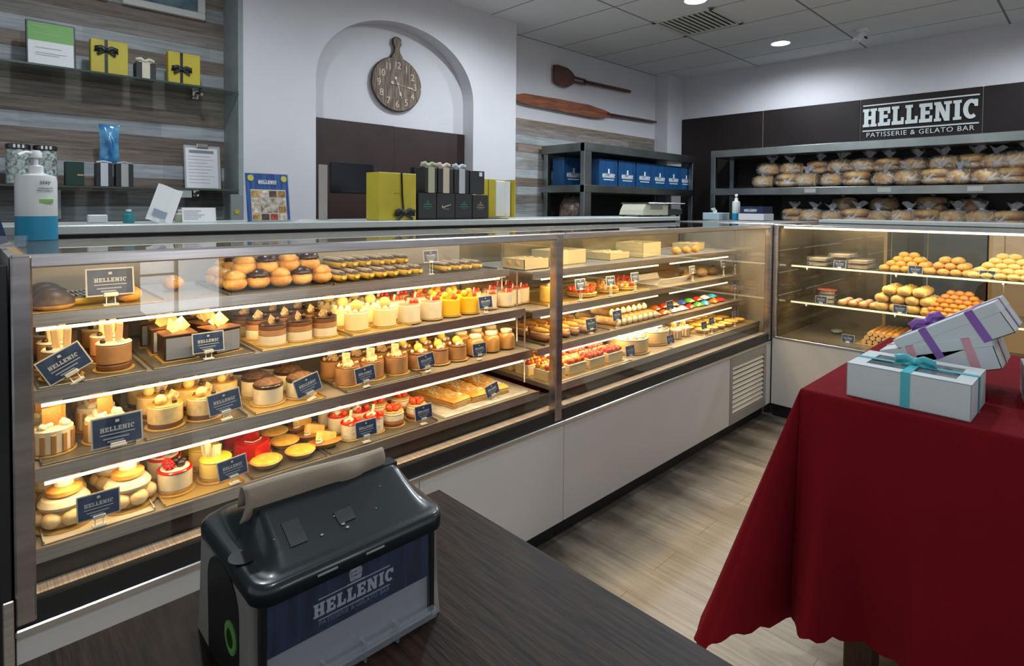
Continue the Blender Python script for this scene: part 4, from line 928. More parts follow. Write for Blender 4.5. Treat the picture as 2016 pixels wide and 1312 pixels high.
def b_berry_cake():
    t = named('berry_topped_cake'); base(t, .050); layer(t, 'sponge_base', SPONGE, .042, .003, .012, .001); layer(t, 'mousse_body', MOUSSEW, .042, .012, .058, .002); layer(t, 'red_glaze_rim', REDG, .0435, .057, .063, .002); layer(t, 'cream_top', CREAMW, .036, .062, .066, .002)
    rasp(t, (-.018, -.012, .075), .013); rasp(t, (-.016, .014, .075), .012); berry(t, (.010, -.014, .075), .011); berry(t, (.020, .004, .074), .010); berry(t, (.004, .010, .076), .010); return t
def b_lemon_cake():
    t = named('lemon_mousse_cake'); base(t, .050); layer(t, 'sponge_base', SPONGE, .042, .003, .012, .001); layer(t, 'mousse_body', fm('lemon_mousse', (.85, .66, .22), .45), .042, .012, .054, .002); layer(t, 'yellow_glaze', YGLAZE, .043, .053, .061, .003)
    MB().at((.002, .0, .059), (math.radians(-8), math.radians(10), .35)).box((-.014, -.001, 0), (.014, .001, .034)).build('striped_chocolate', LATW, t)
    MB().at((-.014, .016, .059), (math.radians(-8), math.radians(-10), -.2)).box((-.014, -.001, 0), (.012, .001, .036)).build('striped_chocolate', LATW, t); return t
def b_red_heart():
    t = named('red_glazed_heart_cake'); pts = []
    for k in range(40):
        a = 2*PI*k/40; pts.append((.0031*16*math.sin(a)**3, .0031*(13*math.cos(a)-5*math.cos(2*a)-2*math.cos(3*a)-math.cos(4*a))))
    MB().prism([(x*1.06, y*1.06) for x, y in pts], 0, .006).build('biscuit_base', SPONGE, t); k = MB(); k.prism(pts, .006, .040); k.at((0, 0, .040), (0, 0, 0), (.92, .92, 1)).prism(pts, 0, .006); k.build('red_glaze_body', REDG, t)
    MB().tube([(-.02, .01, .048), (0, -.01, .049), (.02, .008, .048), (.025, .02, .048)], .0012, 5).build('white_piping', SUGAR, t); return t
def b_flan():
    t = named('caramelised_custard_tart'); MB().lathe([(.030, 0), (.046, .018), (.044, .020)], 28, wob=.02).build('tart_shell', PASTRY, t); MB().lathe([(.044, .017), (.043, .022), (.030, .026), (0, .027)], 28).build('glazed_custard', fm('orange_custard', (.82, .42, .05), .2, col2=(.90, .60, .14), vscale=30, coat=.5), t); return t
def b_boat():
    t = named('glazed_slice_tartlet'); MB().at((0, 0, 0), (0, 0, 0), (1.4, .8, 1)).lathe([(.024, 0), (.040, .018), (.037, .019)], 24).build('tart_shell', BISCD, t)
    MB().at((.004, .0, .012), (math.radians(-25), math.radians(18), .2)).box((-.036, -.006, 0), (.036, .006, .036), .005).build('glazed_biscuit_slice', fm('amber_biscuit', (.72, .40, .08), .3, col2=(.85, .58, .2), vscale=50), t); swirl(t, (-.018, -.012, .018), .014, .022); return t
def b_mini_strawberry():
    t = named('strawberry_cream_cup'); base(t, .040); layer(t, 'cream_body', CREAMW, .034, .003, .052, .002); layer(t, 'red_jelly_ring', REDG, .0355, .051, .056, .002); swirl(t, (-.006, .004, .055), .020, .018)
    for i, p in enumerate(((.020, -.014, .061), (-.020, -.018, .060), (.012, .020, .060))): strawb(t, p, .012, (1.3, .4*i, i))
    chip(t, LATW, .018, .034, (.004, .012, .055), (0, .2, .5)); return t
def b_shortcake():
    t = named('strawberry_shortcake'); base(t, .046); layer(t, 'sponge_base', CHOCM, .040, .003, .014, .001); layer(t, 'strawberry_layer', fm('strawberry_band', (.60, .18, .08), .4), .0395, .014, .022, .001); layer(t, 'cream_layer', CREAMW, .040, .022, .050, .002); layer(t, 'chocolate_line', CHOCM, .0405, .044, .046, .0005); layer(t, 'sponge_top', SPONGE, .038, .050, .056, .002)
    for i in range(5): a = i*1.26; strawb(t, (.020*math.cos(a), .020*math.sin(a), .066), .014, (.5*math.sin(a)+1.2, .4, a))
    return t
def b_napoleon():
    t = named('sugar_dusted_pastry_bar'); 
    k = MB()
    for i in range(4): k.box((-.050+.002*(i % 2), -.16, .001+i*.006), (.050-.002*(i % 2), .16, .0055+i*.006), .001)
    k.build('puff_layers', PASTRY, t)
    q_ = random.Random(3); MB().grid(lambda u, v: ((u-.5)*.102, (v-.5)*.322, .024+(.004+q_.random()*.007)*(1 if 0 < u < 1 and 0 < v < 1 else 0)), 14, 34).build('flaky_top', fm('flaky_orange_top', (.62, .28, .05), .45, col2=(.86, .52, .16), vscale=12), t)
    MB().grid(lambda u, v: ((u-.5)*.070+.008*math.sin(v*14), (v-.5)*.25, .0275+q_.random()*.007), 9, 26).build('sugar_dusting', SUGAR, t); return t
def b_choc_dome():
    t = named('chocolate_glazed_bun'); MB().lathe([(.036, 0), (.045, .006), (.047, .012)], 26).build('bun_base', PUFF, t); MB().lathe([(.047, .012), (.046, .022), (.034, .038), (.016, .047), (0, .049)], 26, wob=.02).build('chocolate_shell', fm('cocoa_shell', (.055, .030, .020), .45, col2=(.11, .06, .04), vscale=40), t); return t
def eclair(name, top, bodym, stripe):
    def f():
        t = named(name); pr = [(-.060, .006), (-.052, .014), (0, .017), (.052, .014), (.060, .006)]
        MB().tube([(0, y, .016) for y, r in pr], [r for y, r in pr], 12, flat=(1.05, .85)).build('choux_body', bodym, t)
        MB().tube([(0, y*.96, .024) for y, r in pr], [r*.9 for y, r in pr], 12, flat=(1.0, .62)).build('icing', top, t)
        if stripe:
            k = MB()
            for i in range(9): y = -.042+i*.0105; k.tube([(-.013, y, .030), (0, y+.003, .0355), (.013, y+.006, .030)], .0010, 5)
            k.build('icing_stripes', stripe, t)
        return t
    return f
def b_profiterole(glaze):
    def f():
        t = named('filled_choux_bun'); MB().ball((0, 0, .024), .037, 16, 9, .05, (1, 1, .66), seed=2).build('choux_base', PUFF, t)
        MB().tube([(.027*math.cos(a*.4), .027*math.sin(a*.4), .030) for a in range(17)], .006, 6).build('cream_filling', CREAMW, t)
        MB().ball((0, 0, .044), .033, 16, 9, .07, (1, 1, .66), seed=5, cut=-.3).build('choux_top', CHOC if glaze else PUFF, t)
        k = MB()
        for p in scat(9, .018, .058, .003, 3): k.ball(p[:3], p[3], 5, 4)
        k.build('nut_crumbs', NUTS, t); return t
    return f
def b_roll():
    t = named('orange_glazed_bun'); MB().ball((0, 0, .020), .032, 16, 9, .03, (1, 1, .7)).build('bun', fm('orange_bun', (.72, .34, .06), .35, coat=.3, vary=.2), t); MB().ball((0, 0, .036), .016, 12, 7, .05, (1, 1, .6)).build('topping', PUFF, t); return t

# ------------------------------------------------------------ placing helper
def xs_at(px, py, y): return at(px, py, 'y', y)[0]
def rows(kind, builder, shelf, xs, ys, desc, cat, group, rz=0.0, sc=1.0, z=None, jit=.004):
    z = (SHELVES if isinstance(shelf, str) and len(shelf) == 1 else SH2)[shelf[0]][0] if z is None else z
    q = random.Random(len(desc)); out = []
    many = len(xs)*len(ys) > 1; RN = ['front row', 'second row', 'third row', 'back row']
    for j, y in enumerate(ys):
        for i, x in enumerate(xs):
            lab = desc
            if many:
                col = '' if len(xs) == 1 else (', left side' if i == 0 else ', right side') if len(xs) == 2 else ', '+ORD[i]+' from left'
                lab = desc+(', '+RN[j] if len(ys) > 1 else '')+col
            o = place(kind, builder, (x+q.uniform(-jit, jit), y+(.022 if shelf in ('B', 'C', 'D') else 0)+q.uniform(-jit, jit), z+.0045), rz+q.uniform(-.3, .3), lab, cat, group if many else None, sc)
            out.append(o)
    return out
def tray(x0, x1, y0, y1, z, lab, m=TRAYM):
    t = thing('serving_tray', lab, 'tray', ((x0+x1)/2, (y0+y1)/2, z+.0003)); w_, d_ = (x1-x0)/2, (y1-y0)/2
    k = MB(); k.box((-w_, -d_, 0), (w_, d_, .0035), .001); k.build('tray_base', m, t)
    k = MB(); [k.box(*b_) for b_ in (((-w_, -d_, .0035), (-w_+.003, d_, .009)), ((w_-.003, -d_, .0035), (w_, d_, .009)), ((-w_+.003, d_-.003, .0035), (w_-.003, d_, .009)))]; k.build('tray_rim', m, t)
    return t
def b_card(w_=.082, h_=.054, stand=.0):
    def f():
        t = named('price_card'); lean = math.radians(-9)
        M_ = ((0, 0, stand+.004), (lean, 0, 0))
        MB().at(*M_).box((-w_/2-.003, -.0006, -.003), (w_/2+.003, .0015, h_+.003)).build('card_back', mat('card_white_edge', (.55, .55, .55), .5), t)
        MB().at(*M_).box((-w_/2, -.0014, 0), (w_/2, -.0006, h_)).build('card_face', NAVYC, t)
        P_ = lambda zz: (0, -zz*math.sin(lean)-.0018, stand+.004+zz*math.cos(lean))
        k = MB().at(P_(h_*.50), (lean+PI/2, 0, 0)); word(k, 'HELLENIC', w_*.108, .0006)
        k.box((-w_*.04, h_*.30, 0), (w_*.04, h_*.40, .0006)); k.box((-w_*.36, -h_*.12, 0), (w_*.36, -h_*.09, .0006))
        k.build('card_lettering', mat('card_letter', (.42, .47, .54), .5), t)
        k = MB().at(P_(h_*.12), (lean+PI/2, 0, 0)); k.box((-w_*.30, h_*.10, 0), (w_*.24, h_*.155, .0006)); k.box((-w_*.22, -.001, 0), (w_*.12, h_*.04, .0006)); k.build('card_print', mat('card_soft_print', (.25, .32, .42), .5), t)
        k = MB(); k.box((-.014, -.008, 0), (.014, .010, .003)); 
        if stand > .01: k.tube([(-.008, 0, .003), (-.008, .001, stand+.006)], .0012, 6); k.tube([(.008, 0, .003), (.008, .001, stand+.006)], .0012, 6)
        k.box((-.013, -.004, stand-.001), (.013, .004, stand+.008), .001)
        k.build('card_stand', WPL, t); return t
    return f
NC = [0]
def card(px, py, y, lab, zs, sc=1.0, rz=0.0, tilt=0.0, grp='navy price cards'):
    p = at(px, py, 'y', y); zc = p[2]; h_ = .03*sc
    stand = max(0.0, zc-zs-h_-.006)/sc
    key = 'card%.2f' % (round(stand/.02)*.02)
    st_ = round(stand/.02)*.02
    o = place(key, b_card(stand=st_), (p[0], y, zs+.0045), rz, lab, 'price card', grp, sc)
    if tilt: o.rotation_euler = (0, tilt, rz)
    return o

# ============================================================ NEAR CASE, shelf by shelf
ZA, ZB_, ZC_, ZD_ = (SHELVES[k][0] for k in 'ABCD')
tray(.13, .43, 1.87, 2.22, ZA, 'metal tray of chocolate buns at left end of the top shelf', TRAYG)
tray(.60, .94, 1.87, 2.22, ZA, 'metal tray of filled choux buns on the top shelf')
tray(.95, 1.72, 1.87, 2.22, ZA, 'metal tray of striped eclairs on the top shelf')
rows('choc_dome', b_choc_dome, 'A', [.180], [1.92, 2.02, 2.12], 'dark chocolate glazed bun at the left end of the top shelf', 'bun', 'chocolate buns on the top shelf', z=ZA)
YEC = fm('yellow_choux', (.70, .45, .06), .4)
rows('eclair_y', eclair('chocolate_eclair', CHOC, YEC, SUGAR), 'A', [.262], [1.935, 2.0], 'eclair with zigzag icing on yellow base beside the chocolate buns', 'eclair', 'zigzag eclairs', rz=PI/2, z=ZA, sc=.95)
rows('roll', b_roll, 'A', [.352], [1.92, 1.99], 'orange glazed bun right of the zigzag eclairs', 'bun', 'orange buns', z=ZA)
rows('roll', b_roll, 'A', [.50], [2.10], 'single orange bun further back on the top shelf tray', 'bun', 'orange buns', z=ZA)
q = random.Random(5)
for lv, (nx, ny) in enumerate(((5, 3), (4, 3))):
    for i in range(nx):
        for j in range(ny):
            x = .635+i*.073+lv*.036; y = 1.925+j*.085+lv*.02; g = q.random() < .35
            place('prof_c' if g else 'prof_p', b_profiterole(g), (x, y, ZA+.005+lv*.047), q.random()*6, ('dark chocolate topped' if g else 'golden nut topped')+' choux bun, '+('upper' if lv else 'lower')+' layer of the heap, '+ORD[i]+' from left, '+['front', 'middle', 'rear'][j], 'choux bun', 'filled choux buns heaped on the top shelf', 1.0)
for i in range(7):
    for j in range(2): place('eclair_s', eclair('striped_eclair', fm('grey_cocoa_icing', (.12, .085, .065), .35), YEC, fm('beige_stripes', (.62, .50, .38), .5)), (.985+i*.054, 1.940+j*.135, ZA+.005), q.uniform(-.06, .06), 'cocoa eclair with beige stripes, '+ORD[i]+' from left in '+['front', 'back'][j]+' row of the top shelf', 'eclair', 'striped eclairs on the top shelf', 1.18)
    if i < 6: place('eclair_s', None, (1.012+i*.054, 2.0, ZA+.044), q.uniform(-.08, .08), 'cocoa eclair with beige stripes stacked on top, '+ORD[i]+' from left', 'eclair', 'striped eclairs on the top shelf', 1.18)
for i in range(4): place('eclair_s', None, (1.46+i*.056, 1.945, ZA+.005), q.uniform(-.06, .06), 'cocoa eclair right of the top shelf price card, '+ORD[i]+' from left', 'eclair', 'striped eclairs on the top shelf', 1.15)
card(218, 553, 1.88, 'large price card standing among orange buns on the top shelf', ZA, 1.25)
card(849, 508, 1.89, 'price card above the striped eclairs on the top shelf', ZA, .8)

# second shelf
tray(.135, .36, 1.765, 2.22, ZB_, 'dark tray under the wafer topped gateaux')
tray(.375, .64, 1.765, 2.22, ZB_, 'dark tray under the square chocolate cakes')
tray(.66, .94, 1.765, 2.22, ZB_, 'gold tray under the layered mousse cakes', TRAYG)
tray(.96, 1.20, 1.765, 2.22, ZB_, 'gold tray under the white ball cakes', TRAYG)
rows('wafer', b_wafer_cake, 'B', [.190, .300], [1.815, 1.93, 2.045], 'round caramel gateau topped with wafer sticks', 'cake', 'wafer topped gateaux')
rows('square', b_square_cake, 'B', [.450, .565], [1.825, 1.94, 2.055], 'square dark chocolate cake with yellow chocolate squares', 'cake', 'square chocolate cakes', jit=.002)
rows('layer', b_layer_mousse, 'B', [.715, .808, .895], [1.815, 1.92, 2.03], 'layered mousse cake with lattice chocolate on the second shelf', 'cake', 'layered mousse cakes')
rows('ball', b_ball_cake, 'B', [1.015, 1.125], [1.815, 1.92, 2.03], 'ivory cake topped with a white ball', 'cake', 'white ball cakes')
rows('pink', b_pink_cake, 'B', [1.235, 1.335], [1.815, 1.92, 2.03], 'white mousse cake with pink fruit topping', 'cake', 'pink topped mousse cakes')
rows('yellow', b_yellow_cake, 'B', [1.435, 1.53], [1.815, 1.92, 2.03], 'bright yellow mousse cake with orange balls', 'cake', 'yellow mousse cakes')
rows('pink', b_pink_cake, 'B', [1.66, 1.755], [1.83, 1.94], 'small white cake with pink fruit beside the middle post', 'cake', 'white cakes by the middle post', sc=.85)
card(153, 706, 1.765, 'tilted navy price card in front of the wafer gateaux', ZB_, 1.1, .0, math.radians(-28))
card(411, 678, 1.77, 'price card in front of the square chocolate cakes', ZB_, .95)
card(957, 592, 1.78, 'price card right of the bright yellow mousse cakes', ZB_, .85)

# third shelf
tray(.135, .325, 1.715, 2.22, ZC_, 'grey tray under the biscuit slab cakes')
tray(.345, .60, 1.715, 2.22, ZC_, 'dark tray under the white almond cakes')
tray(.62, .84, 1.715, 2.22, ZC_, 'gold tray under the cocoa topped cakes', TRAYG)
tray(.91, 1.21, 1.715, 2.22, ZC_, 'dark tray under the nut topped caramel cakes')
rows('tira', b_tiramisu, 'C', [.160, .272], [1.775, 1.885, 2.0], 'cream cake with caramel stripes and upright biscuit slab', 'cake', 'biscuit slab cakes', sc=.95)
rows('almond', b_almond_cake, 'C', [.405, .505], [1.77, 1.88, 1.99], 'almond mousse cake with white ball and lattice chocolate', 'cake', 'white almond cakes')
rows('almond', b_almond_cake, 'C', [.60], [1.90, 2.01], 'almond mousse cake behind the leaning price card', 'cake', 'white almond cakes', sc=.9)
rows('cocoa', b_cocoa_cake, 'C', [.690, .790], [1.77, 1.875, 1.98], 'white cake with cocoa dome and chocolate disc', 'cake', 'cocoa topped cakes')
rows('nut', b_nut_cake, 'C', [.955, 1.055, 1.155], [1.775, 1.88], 'caramel cake topped with chopped nuts and nougat shard', 'cake', 'nut topped caramel cakes')
rows('carball', b_caramel_ball, 'C', [1.255, 1.35, 1.44], [1.78, 1.885, 1.99], 'caramel cake topped with a lemon yellow ball', 'cake', 'lemon ball caramel cakes', sc=.95)
rows('jar', b_jar_cake, 'C', [1.535, 1.625, 1.71], [1.775, 1.875], 'amber caramel jar dessert with cream cap', 'dessert', 'caramel jar desserts')
card(232, 845, 1.725, 'widest navy price card in front of the biscuit slab cakes', ZC_, 1.25)
card(447, 796, 1.725, 'leaning price card in front of the white almond cakes', ZC_, 1.0, 0, math.radians(-6))
card(614, 757, 1.725, 'price card on clip right of the cocoa topped cakes', ZC_, .95, 0, math.radians(-14))
card(722, 741, 1.72, 'price card in front of the nut topped caramel cakes', ZC_, .85, 0, math.radians(-5))
card(843, 710, 1.725, 'price card in front of the lemon ball caramel cakes', ZC_, .82, 0, math.radians(-8))
card(945, 686, 1.725, 'price card in front of the caramel jar desserts', ZC_, .8)

# bottom deck
tray(.135, .36, 1.685, 2.2, ZD_, 'pale tray under the choux tower cakes', fm('tray_pale', (.55, .50, .42), .4))
tray(.38, .58, 1.685, 2.2, ZD_, 'gold tray under the berry and lemon cakes', TRAYG)
tray(.60, .83, 1.685, 2.2, ZD_, 'dark tray under the custard tarts')
tray(.84, 1.26, 1.685, 2.2, ZD_, 'grey tray under the strawberry cups and shortcakes')
rows('tower', b_choux_tower, 'D', [.183, .313], [1.75, 1.885, 2.02], 'cake ringed with golden choux balls', 'cake', 'choux tower cakes', sc=1.0)
rows('berry', b_berry_cake, 'D', [.425], [1.745, 1.85, 1.955], 'cream cake topped with raspberries and blueberries', 'cake', 'berry topped cakes')
rows('lemon', b_lemon_cake, 'D', [.530], [1.745, 1.85, 1.955], 'yellow glazed lemon cake with striped chocolate', 'cake', 'lemon mousse cakes')
rows('heart', b_red_heart, 'D', [.655], [1.80, 1.91], 'shiny red glazed heart cake behind the price card', 'cake', 'red heart cakes', sc=1.1)
rows('flan', b_flan, 'D', [.665, .765], [1.72], 'orange glazed custard tart in the front of the deck', 'tart', 'custard tarts')
rows('flan', b_flan, 'D', [.765], [1.82, 1.92], 'orange glazed custard tart right of the red heart cakes', 'tart', 'custard tarts')
rows('boat', b_boat, 'D', [.855], [1.73, 1.82, 1.91], 'boat shaped tartlet with glazed biscuit slice', 'tart', 'slice tartlets')
rows('strawmini', b_mini_strawberry, 'D', [.95, 1.035], [1.74, 1.825, 1.91], 'small strawberry cream cup with red jelly ring', 'dessert', 'strawberry cream cups')
rows('short', b_shortcake, 'D', [1.125, 1.22], [1.745, 1.85, 1.955], 'strawberry shortcake topped with cut strawberries', 'cake', 'strawberry shortcakes', sc=.95)
t = tray(1.29, 1.74, 1.69, 2.16, ZD_, 'white patterned tray holding sugar dusted pastry bars', fm('patterned_tray', (.62, .60, .58), .4, col2=(.42, .42, .42), vscale=26))
for i, (x, r_) in enumerate(((1.40, .25), (1.52, .12), (1.64, -.02))): place('napoleon', b_napoleon, (x, 1.90, ZD_+.0045), r_-.1, 'long sugar dusted puff pastry bar, '+ORD[i]+' from left on the patterned tray', 'pastry', 'sugar dusted pastry bars')
card(195, 990, 1.69, 'price card in front of the choux tower cakes', ZD_, 1.0)
card(462, 921, 1.69, 'price card right of the lemon cakes on the bottom deck', ZD_, .9, 0, math.radians(-5))
card(722, 843, 1.69, 'price card in front of the strawberry cream cups', ZD_, .9)
card(835, 809, 1.69, 'price card right of the strawberry shortcakes', ZD_, .85)
card(973, 765, 1.72, 'price card standing among the sugar dusted pastry bars', ZD_, .8, 0, math.radians(-12))

# ============================================================ FAR CASE
def u2(k): return SH2[k][0]
Z1, Z2, Z3, Z4 = u2('A'), u2('B'), u2('C'), u2('D')
PLBOX = fm('cream_carton', (.55, .47, .28), .5)
# level 1: cartons and trays of loaves
for i, (x, y, w_, d_, h_) in enumerate(((1.98, 1.95, .17, .15, .05), (2.28, 2.0, .26, .16, .075), (2.72, 2.02, .22, .18, .04), (3.02, 2.0, .26, .18, .085), (3.72, 2.05, .22, .16, .05))):
    t = thing('pastry_carton', 'cream carton of pastries on the top shelf of the far case, '+ORD[i]+' from left', 'carton', (x, y, Z1+.001), .05*i, 'cream cartons in the far case')
    k = MB(); k.box((-w_/2, -d_/2, 0), (w_/2, d_/2, .003)); [k.box(*b_) for b_ in (((-w_/2, -d_/2, 0), (w_/2, -d_/2+.003, h_)), ((-w_/2, d_/2-.003, 0), (w_/2, d_/2, h_)), ((-w_/2, -d_/2, 0), (-w_/2+.003, d_/2, h_)), ((w_/2-.003, -d_/2, 0), (w_/2, d_/2, h_)))]; k.build('carton', PLBOX, t)
    k = MB(); q = random.Random(i)
    for a in range(8): k.ball((-w_*.36+w_*.72*(a % 4)/3, -d_*.2+d_*.4*(a//4), h_*.6), .032, 10, 6, .05, (1, .9, .7))
    k.build('baked_filling', BISC, t)
for i, x in enumerate((3.30, 3.42, 3.54)): rows('roll', b_roll, 'A2', [x], [1.90], 'golden orange bun on the top shelf of the far case, '+ORD[i]+' from left', 'bun', 'buns in the far case', z=Z1)
def b_fruit_tart(fruit, nm, r=.075):
    def f():
        t = named(nm); MB().lathe([(r*.80, 0), (r, .022), (r*.97, .026), (r*.93, .022)], 32, wob=.015).build('tart_shell', PASTRY, t); MB().cyl(r*.94, .010, .023, 32).build('custard_filling', fm('custard', (.80, .58, .18), .4), t)
        q = random.Random(len(nm)); k = 0
        for ring, n_ in ((r*.72, 11), (r*.42, 7), (0, 1)):
            for i in range(n_):
                a = i*2*PI/n_
                if fruit == 'straw': strawb(t, (ring*math.cos(a), ring*math.sin(a), .032+(r-ring)*.18), .016, (q.uniform(-.8, .8), q.uniform(-.8, .8), a))
                else: berry(t, (ring*math.cos(a), ring*math.sin(a), .027+(r-ring)*.12), .013, (STRAW, ORANGE, CREAMW, YGLAZE)[(i+k) % 4], 'fruit_piece')
            k += 1
        return t
    return f
def b_round_yellow():
    t = named('tall_yellow_cake'); base(t, .062); MB().cyl(.055, .003, .080, 30, ch=.005).build('sponge_body', fm('yellow_sponge', (.80, .58, .15), .6, vary=.1), t); swirl(t, (0, 0, .08), .025, .022); return t
tray(2.02, 2.9, 1.84, 2.2, Z2, 'long gold tray under the fruit tarts in the far case', TRAYG)
rows('tally', b_round_yellow, 'B2', [2.11], [1.91], 'tall plain yellow sponge cake beside the middle post', 'cake', None, z=Z2)
rows('creamfruit', b_pink_cake, 'B2', [1.93, 2.0], [2.0, 2.11], 'fruit topped white cake seen left of the middle post', 'cake', 'fruit topped white cakes', z=Z2, sc=1.05)
rows('tstraw', b_fruit_tart('straw', 'strawberry_tart', .085), 'B2', [2.37], [1.92], 'round tart heaped with whole red strawberries', 'tart', None, z=Z2)
rows('tfruit', b_fruit_tart('mix', 'mixed_fruit_tart', .07), 'B2', [2.58, 2.76], [1.91, 2.06], 'round mixed fruit tart in the far case', 'tart', 'mixed fruit tarts', z=Z2, sc=.95)
rows('tstraw', None, 'B2', [2.93], [2.04], 'strawberry tart further back beside the mixed fruit tarts', 'tart', None, z=Z2)
t = thing('paper_tray', 'white folded paper tray in the middle of the far case', 'tray', (3.22, 1.98, Z2+.001)); k = MB(); k.box((-.17, -.10, 0), (.17, .10, .003)); k.at((0, -.10, 0), (math.radians(25), 0, 0)).box((-.17, 0, 0), (.17, .003, .04)); k.at((0, .10, 0), (math.radians(-25), 0, 0)).box((-.17, -.003, 0), (.17, 0, .04)); k.build('folded_sheet', WPAPER, t)
for i, (x, s) in enumerate(((3.50, .9), (3.70, 1.1), (3.88, 1.0))):
    t = thing('chocolate_loaf', 'dark chocolate loaf cake on the second shelf near the corner, '+ORD[i]+' from left', 'cake', (x, 1.95, Z2+.001), .3, 'dark loaf cakes')
    MB().ball((0, 0, .022*s), .075*s, 20, 10, .02, (1, .62, .45), cut=-.6).build('loaf', fm('loaf_brown', (.12, .07, .035), .5, col2=(.24, .15, .08), vscale=20), t)
    k = MB(); [k.ball((-.04+.02*j, 0, .055*s), .008, 6, 4) for j in range(5)]; k.build('glaze_beads', CHOC, t)
# level 3: cannoli and filled eclairs, then bright sweets in packets
tray(1.95, 2.45, 1.79, 2.15, Z3, 'dark tray under the cream eclairs at the middle post')
tray(2.50, 2.94, 1.79, 2.15, Z3, 'gold tray under the filled rolls in the far case', TRAYG)
def b_cream_eclair():
    t = named('cream_filled_eclair'); pr = [(-.062, .008), (-.05, .020), (0, .024), (.05, .020), (.062, .008)]
    MB().tube([(0, y, .018) for y, r in pr], [r*.85 for y, r in pr], 12).build('choux_base', fm('cocoa_choux', (.25, .13, .06), .5), t)
    k = MB(); [k.ball((0, -.044+.0125*i, .036), .013, 8, 6, .05) for i in range(8)]; k.build('cream_beads', fm('pink_cream', (.82, .56, .40), .5), t)
    MB().tube([(0, y*.9, .050) for y, r in pr], [r*.6 for y, r in pr], 10).build('choux_lid', PUFF, t); return t
def b_golden_roll():
    t = named('golden_cream_roll'); MB().tube([(0, -.065, .022), (0, .065, .022)], .022, 14).build('pastry_tube', PASTRY, t); MB().ball((0, -.064, .022), .019, 10, 7).build('cream_end', CREAMW, t); MB().ball((0, .064, .022), .019, 10, 7).build('cream_end', CREAMW, t); return t
for j in range(2):
    for i in range(6): place('cream_eclair', b_cream_eclair, (2.0+i*.072, 1.87+j*.145, Z3+.005), .05, 'cream filled eclair, '+ORD[i]+' from left, '+('front', 'back')[j]+' row beside the middle post', 'eclair', 'cream filled eclairs')
    for i in range(8): place('golden_roll', b_golden_roll, (2.54+i*.052, 1.87+j*.145, Z3+.005), .03, 'golden cream filled pastry roll, '+ORD[i]+' from left, '+('front', 'back')[j]+' row', 'pastry roll', 'golden cream rolls')
for i in range(7): place('golden_roll', None, (2.565+i*.052, 1.93, Z3+.047), .03, 'golden cream roll stacked on top, '+ORD[i]+' from left', 'pastry roll', 'golden cream rolls')
SWEET = [('red', (.65, .03, .02)), ('orange', (.80, .20, .02)), ('blue', (.03, .10, .55)), ('white', (.75, .78, .85)), ('red', (.65, .03, .02)), ('green', (.08, .42, .06)), ('sky blue', (.05, .40, .70)), ('orange', (.80, .20, .02))]
q = random.Random(12)
def b_packet(nm, c):
    def f():
        t = named('sweet_packet'); m_ = fm('wrap_'+nm.replace(' ', '_'), c, .2, coat=.8)
        MB().grid(lambda u, v: ((u-.5)*.085, (v-.5)*.06, .004+.020*math.sin(u*PI)**.6*math.sin(v*PI)**.6*(1+.15*math.sin(u*19+v*13))), 12, 8).grid(lambda u, v: ((.5-u)*.085, (v-.5)*.06, .004-.003*math.sin(u*PI)*math.sin(v*PI)), 4, 3).build('wrapper', m_, t)
        k = MB(); [k.box((s_*.0425, -.030, .003), (s_*.049, .030, .005)) for s_ in (-1, 1)]; k.build('crimped_end', m_, t); return t
    return f
names = {}
for i in range(9):
    for j in range(2):
        nm, c = SWEET[(i+j*3) % 8]
        if i in (2, 3): nm, c = SWEET[2] if j else SWEET[3]
        place('pk_'+nm, b_packet(nm, c), (2.98+i*.102+q.uniform(-.01, .01), 1.85+j*.075, Z3+.004), q.uniform(-.25, .25), nm+' wrapped sweet packet, '+ORD[i]+' from left in the '+('front', 'back')[j]+' row of bright sweets', 'sweet packet', 'bright wrapped sweets')
for i in range(8):
    nm, c = SWEET[(i*3+1) % 8]
    place('pk_'+nm, None, (3.03+i*.102, 1.885, Z3+.030), q.uniform(-.4, .4), nm+' wrapped sweet packet lying on top, '+ORD[i]+' from left', 'sweet packet', 'bright wrapped sweets', .95)
# deck of the far case
def b_fruit_slice(kind):
    def f():
        t = named('fruit_topped_cream_cake'); MB().box((-.07, -.05, 0), (.07, .05, .003)).build('cake_board', GOLD, t); MB().box((-.062, -.044, .003), (.062, .044, .045), .003).build('sponge_body', fm('sponge_pale', (.76, .60, .32), .6), t); MB().box((-.063, -.045, .045), (.063, .045, .052), .003).build('cream_top', CREAMW, t)
        for i in range(5):
            for j in range(3):
                p = (-.048+.024*i, -.028+.028*j, .062)
                if kind == 's': strawb(t, p, .017, (1.3, .3*i, j+i))
                else: berry(t, p, .013, (STRAW, YGLAZE, ORANGE, CREAMW)[(i*2+j) % 4], 'fruit_piece')
        return t
    return f
tray(1.87, 2.50, 1.69, 2.18, Z4, 'pale tray under the fruit topped cream cakes', MATS['tray_pale'])
for j in range(3):
    for i, (x, kd) in enumerate(((1.945, 'm'), (2.095, 'm'), (2.245, 's'), (2.395, 's'))):
        place('fs'+kd, b_fruit_slice(kd), (x, 1.755+j*.12, Z4+.005), 0, ('mixed fruit' if kd == 'm' else 'strawberry')+' topped cream cake, '+ORD[i]+' from left, '+('front', 'middle', 'back')[j]+' row beyond the middle post', 'cake', 'fruit topped cream cakes')
def b_gateau():
    t = named('large_cream_gateau'); base(t, .125); MB().cyl(.115, .003, .070, 40, ch=.006).build('gateau_body', fm('caramel_cream', (.72, .50, .24), .5, vary=.08), t)
    MB().cyl(.116, .068, .078, 40, ch=.004).build('cream_top', CREAMW, t)
    for i in range(12): a = i*PI/6; swirl(t, (.092*math.cos(a), .092*math.sin(a), .077), .020, .024)
    return t
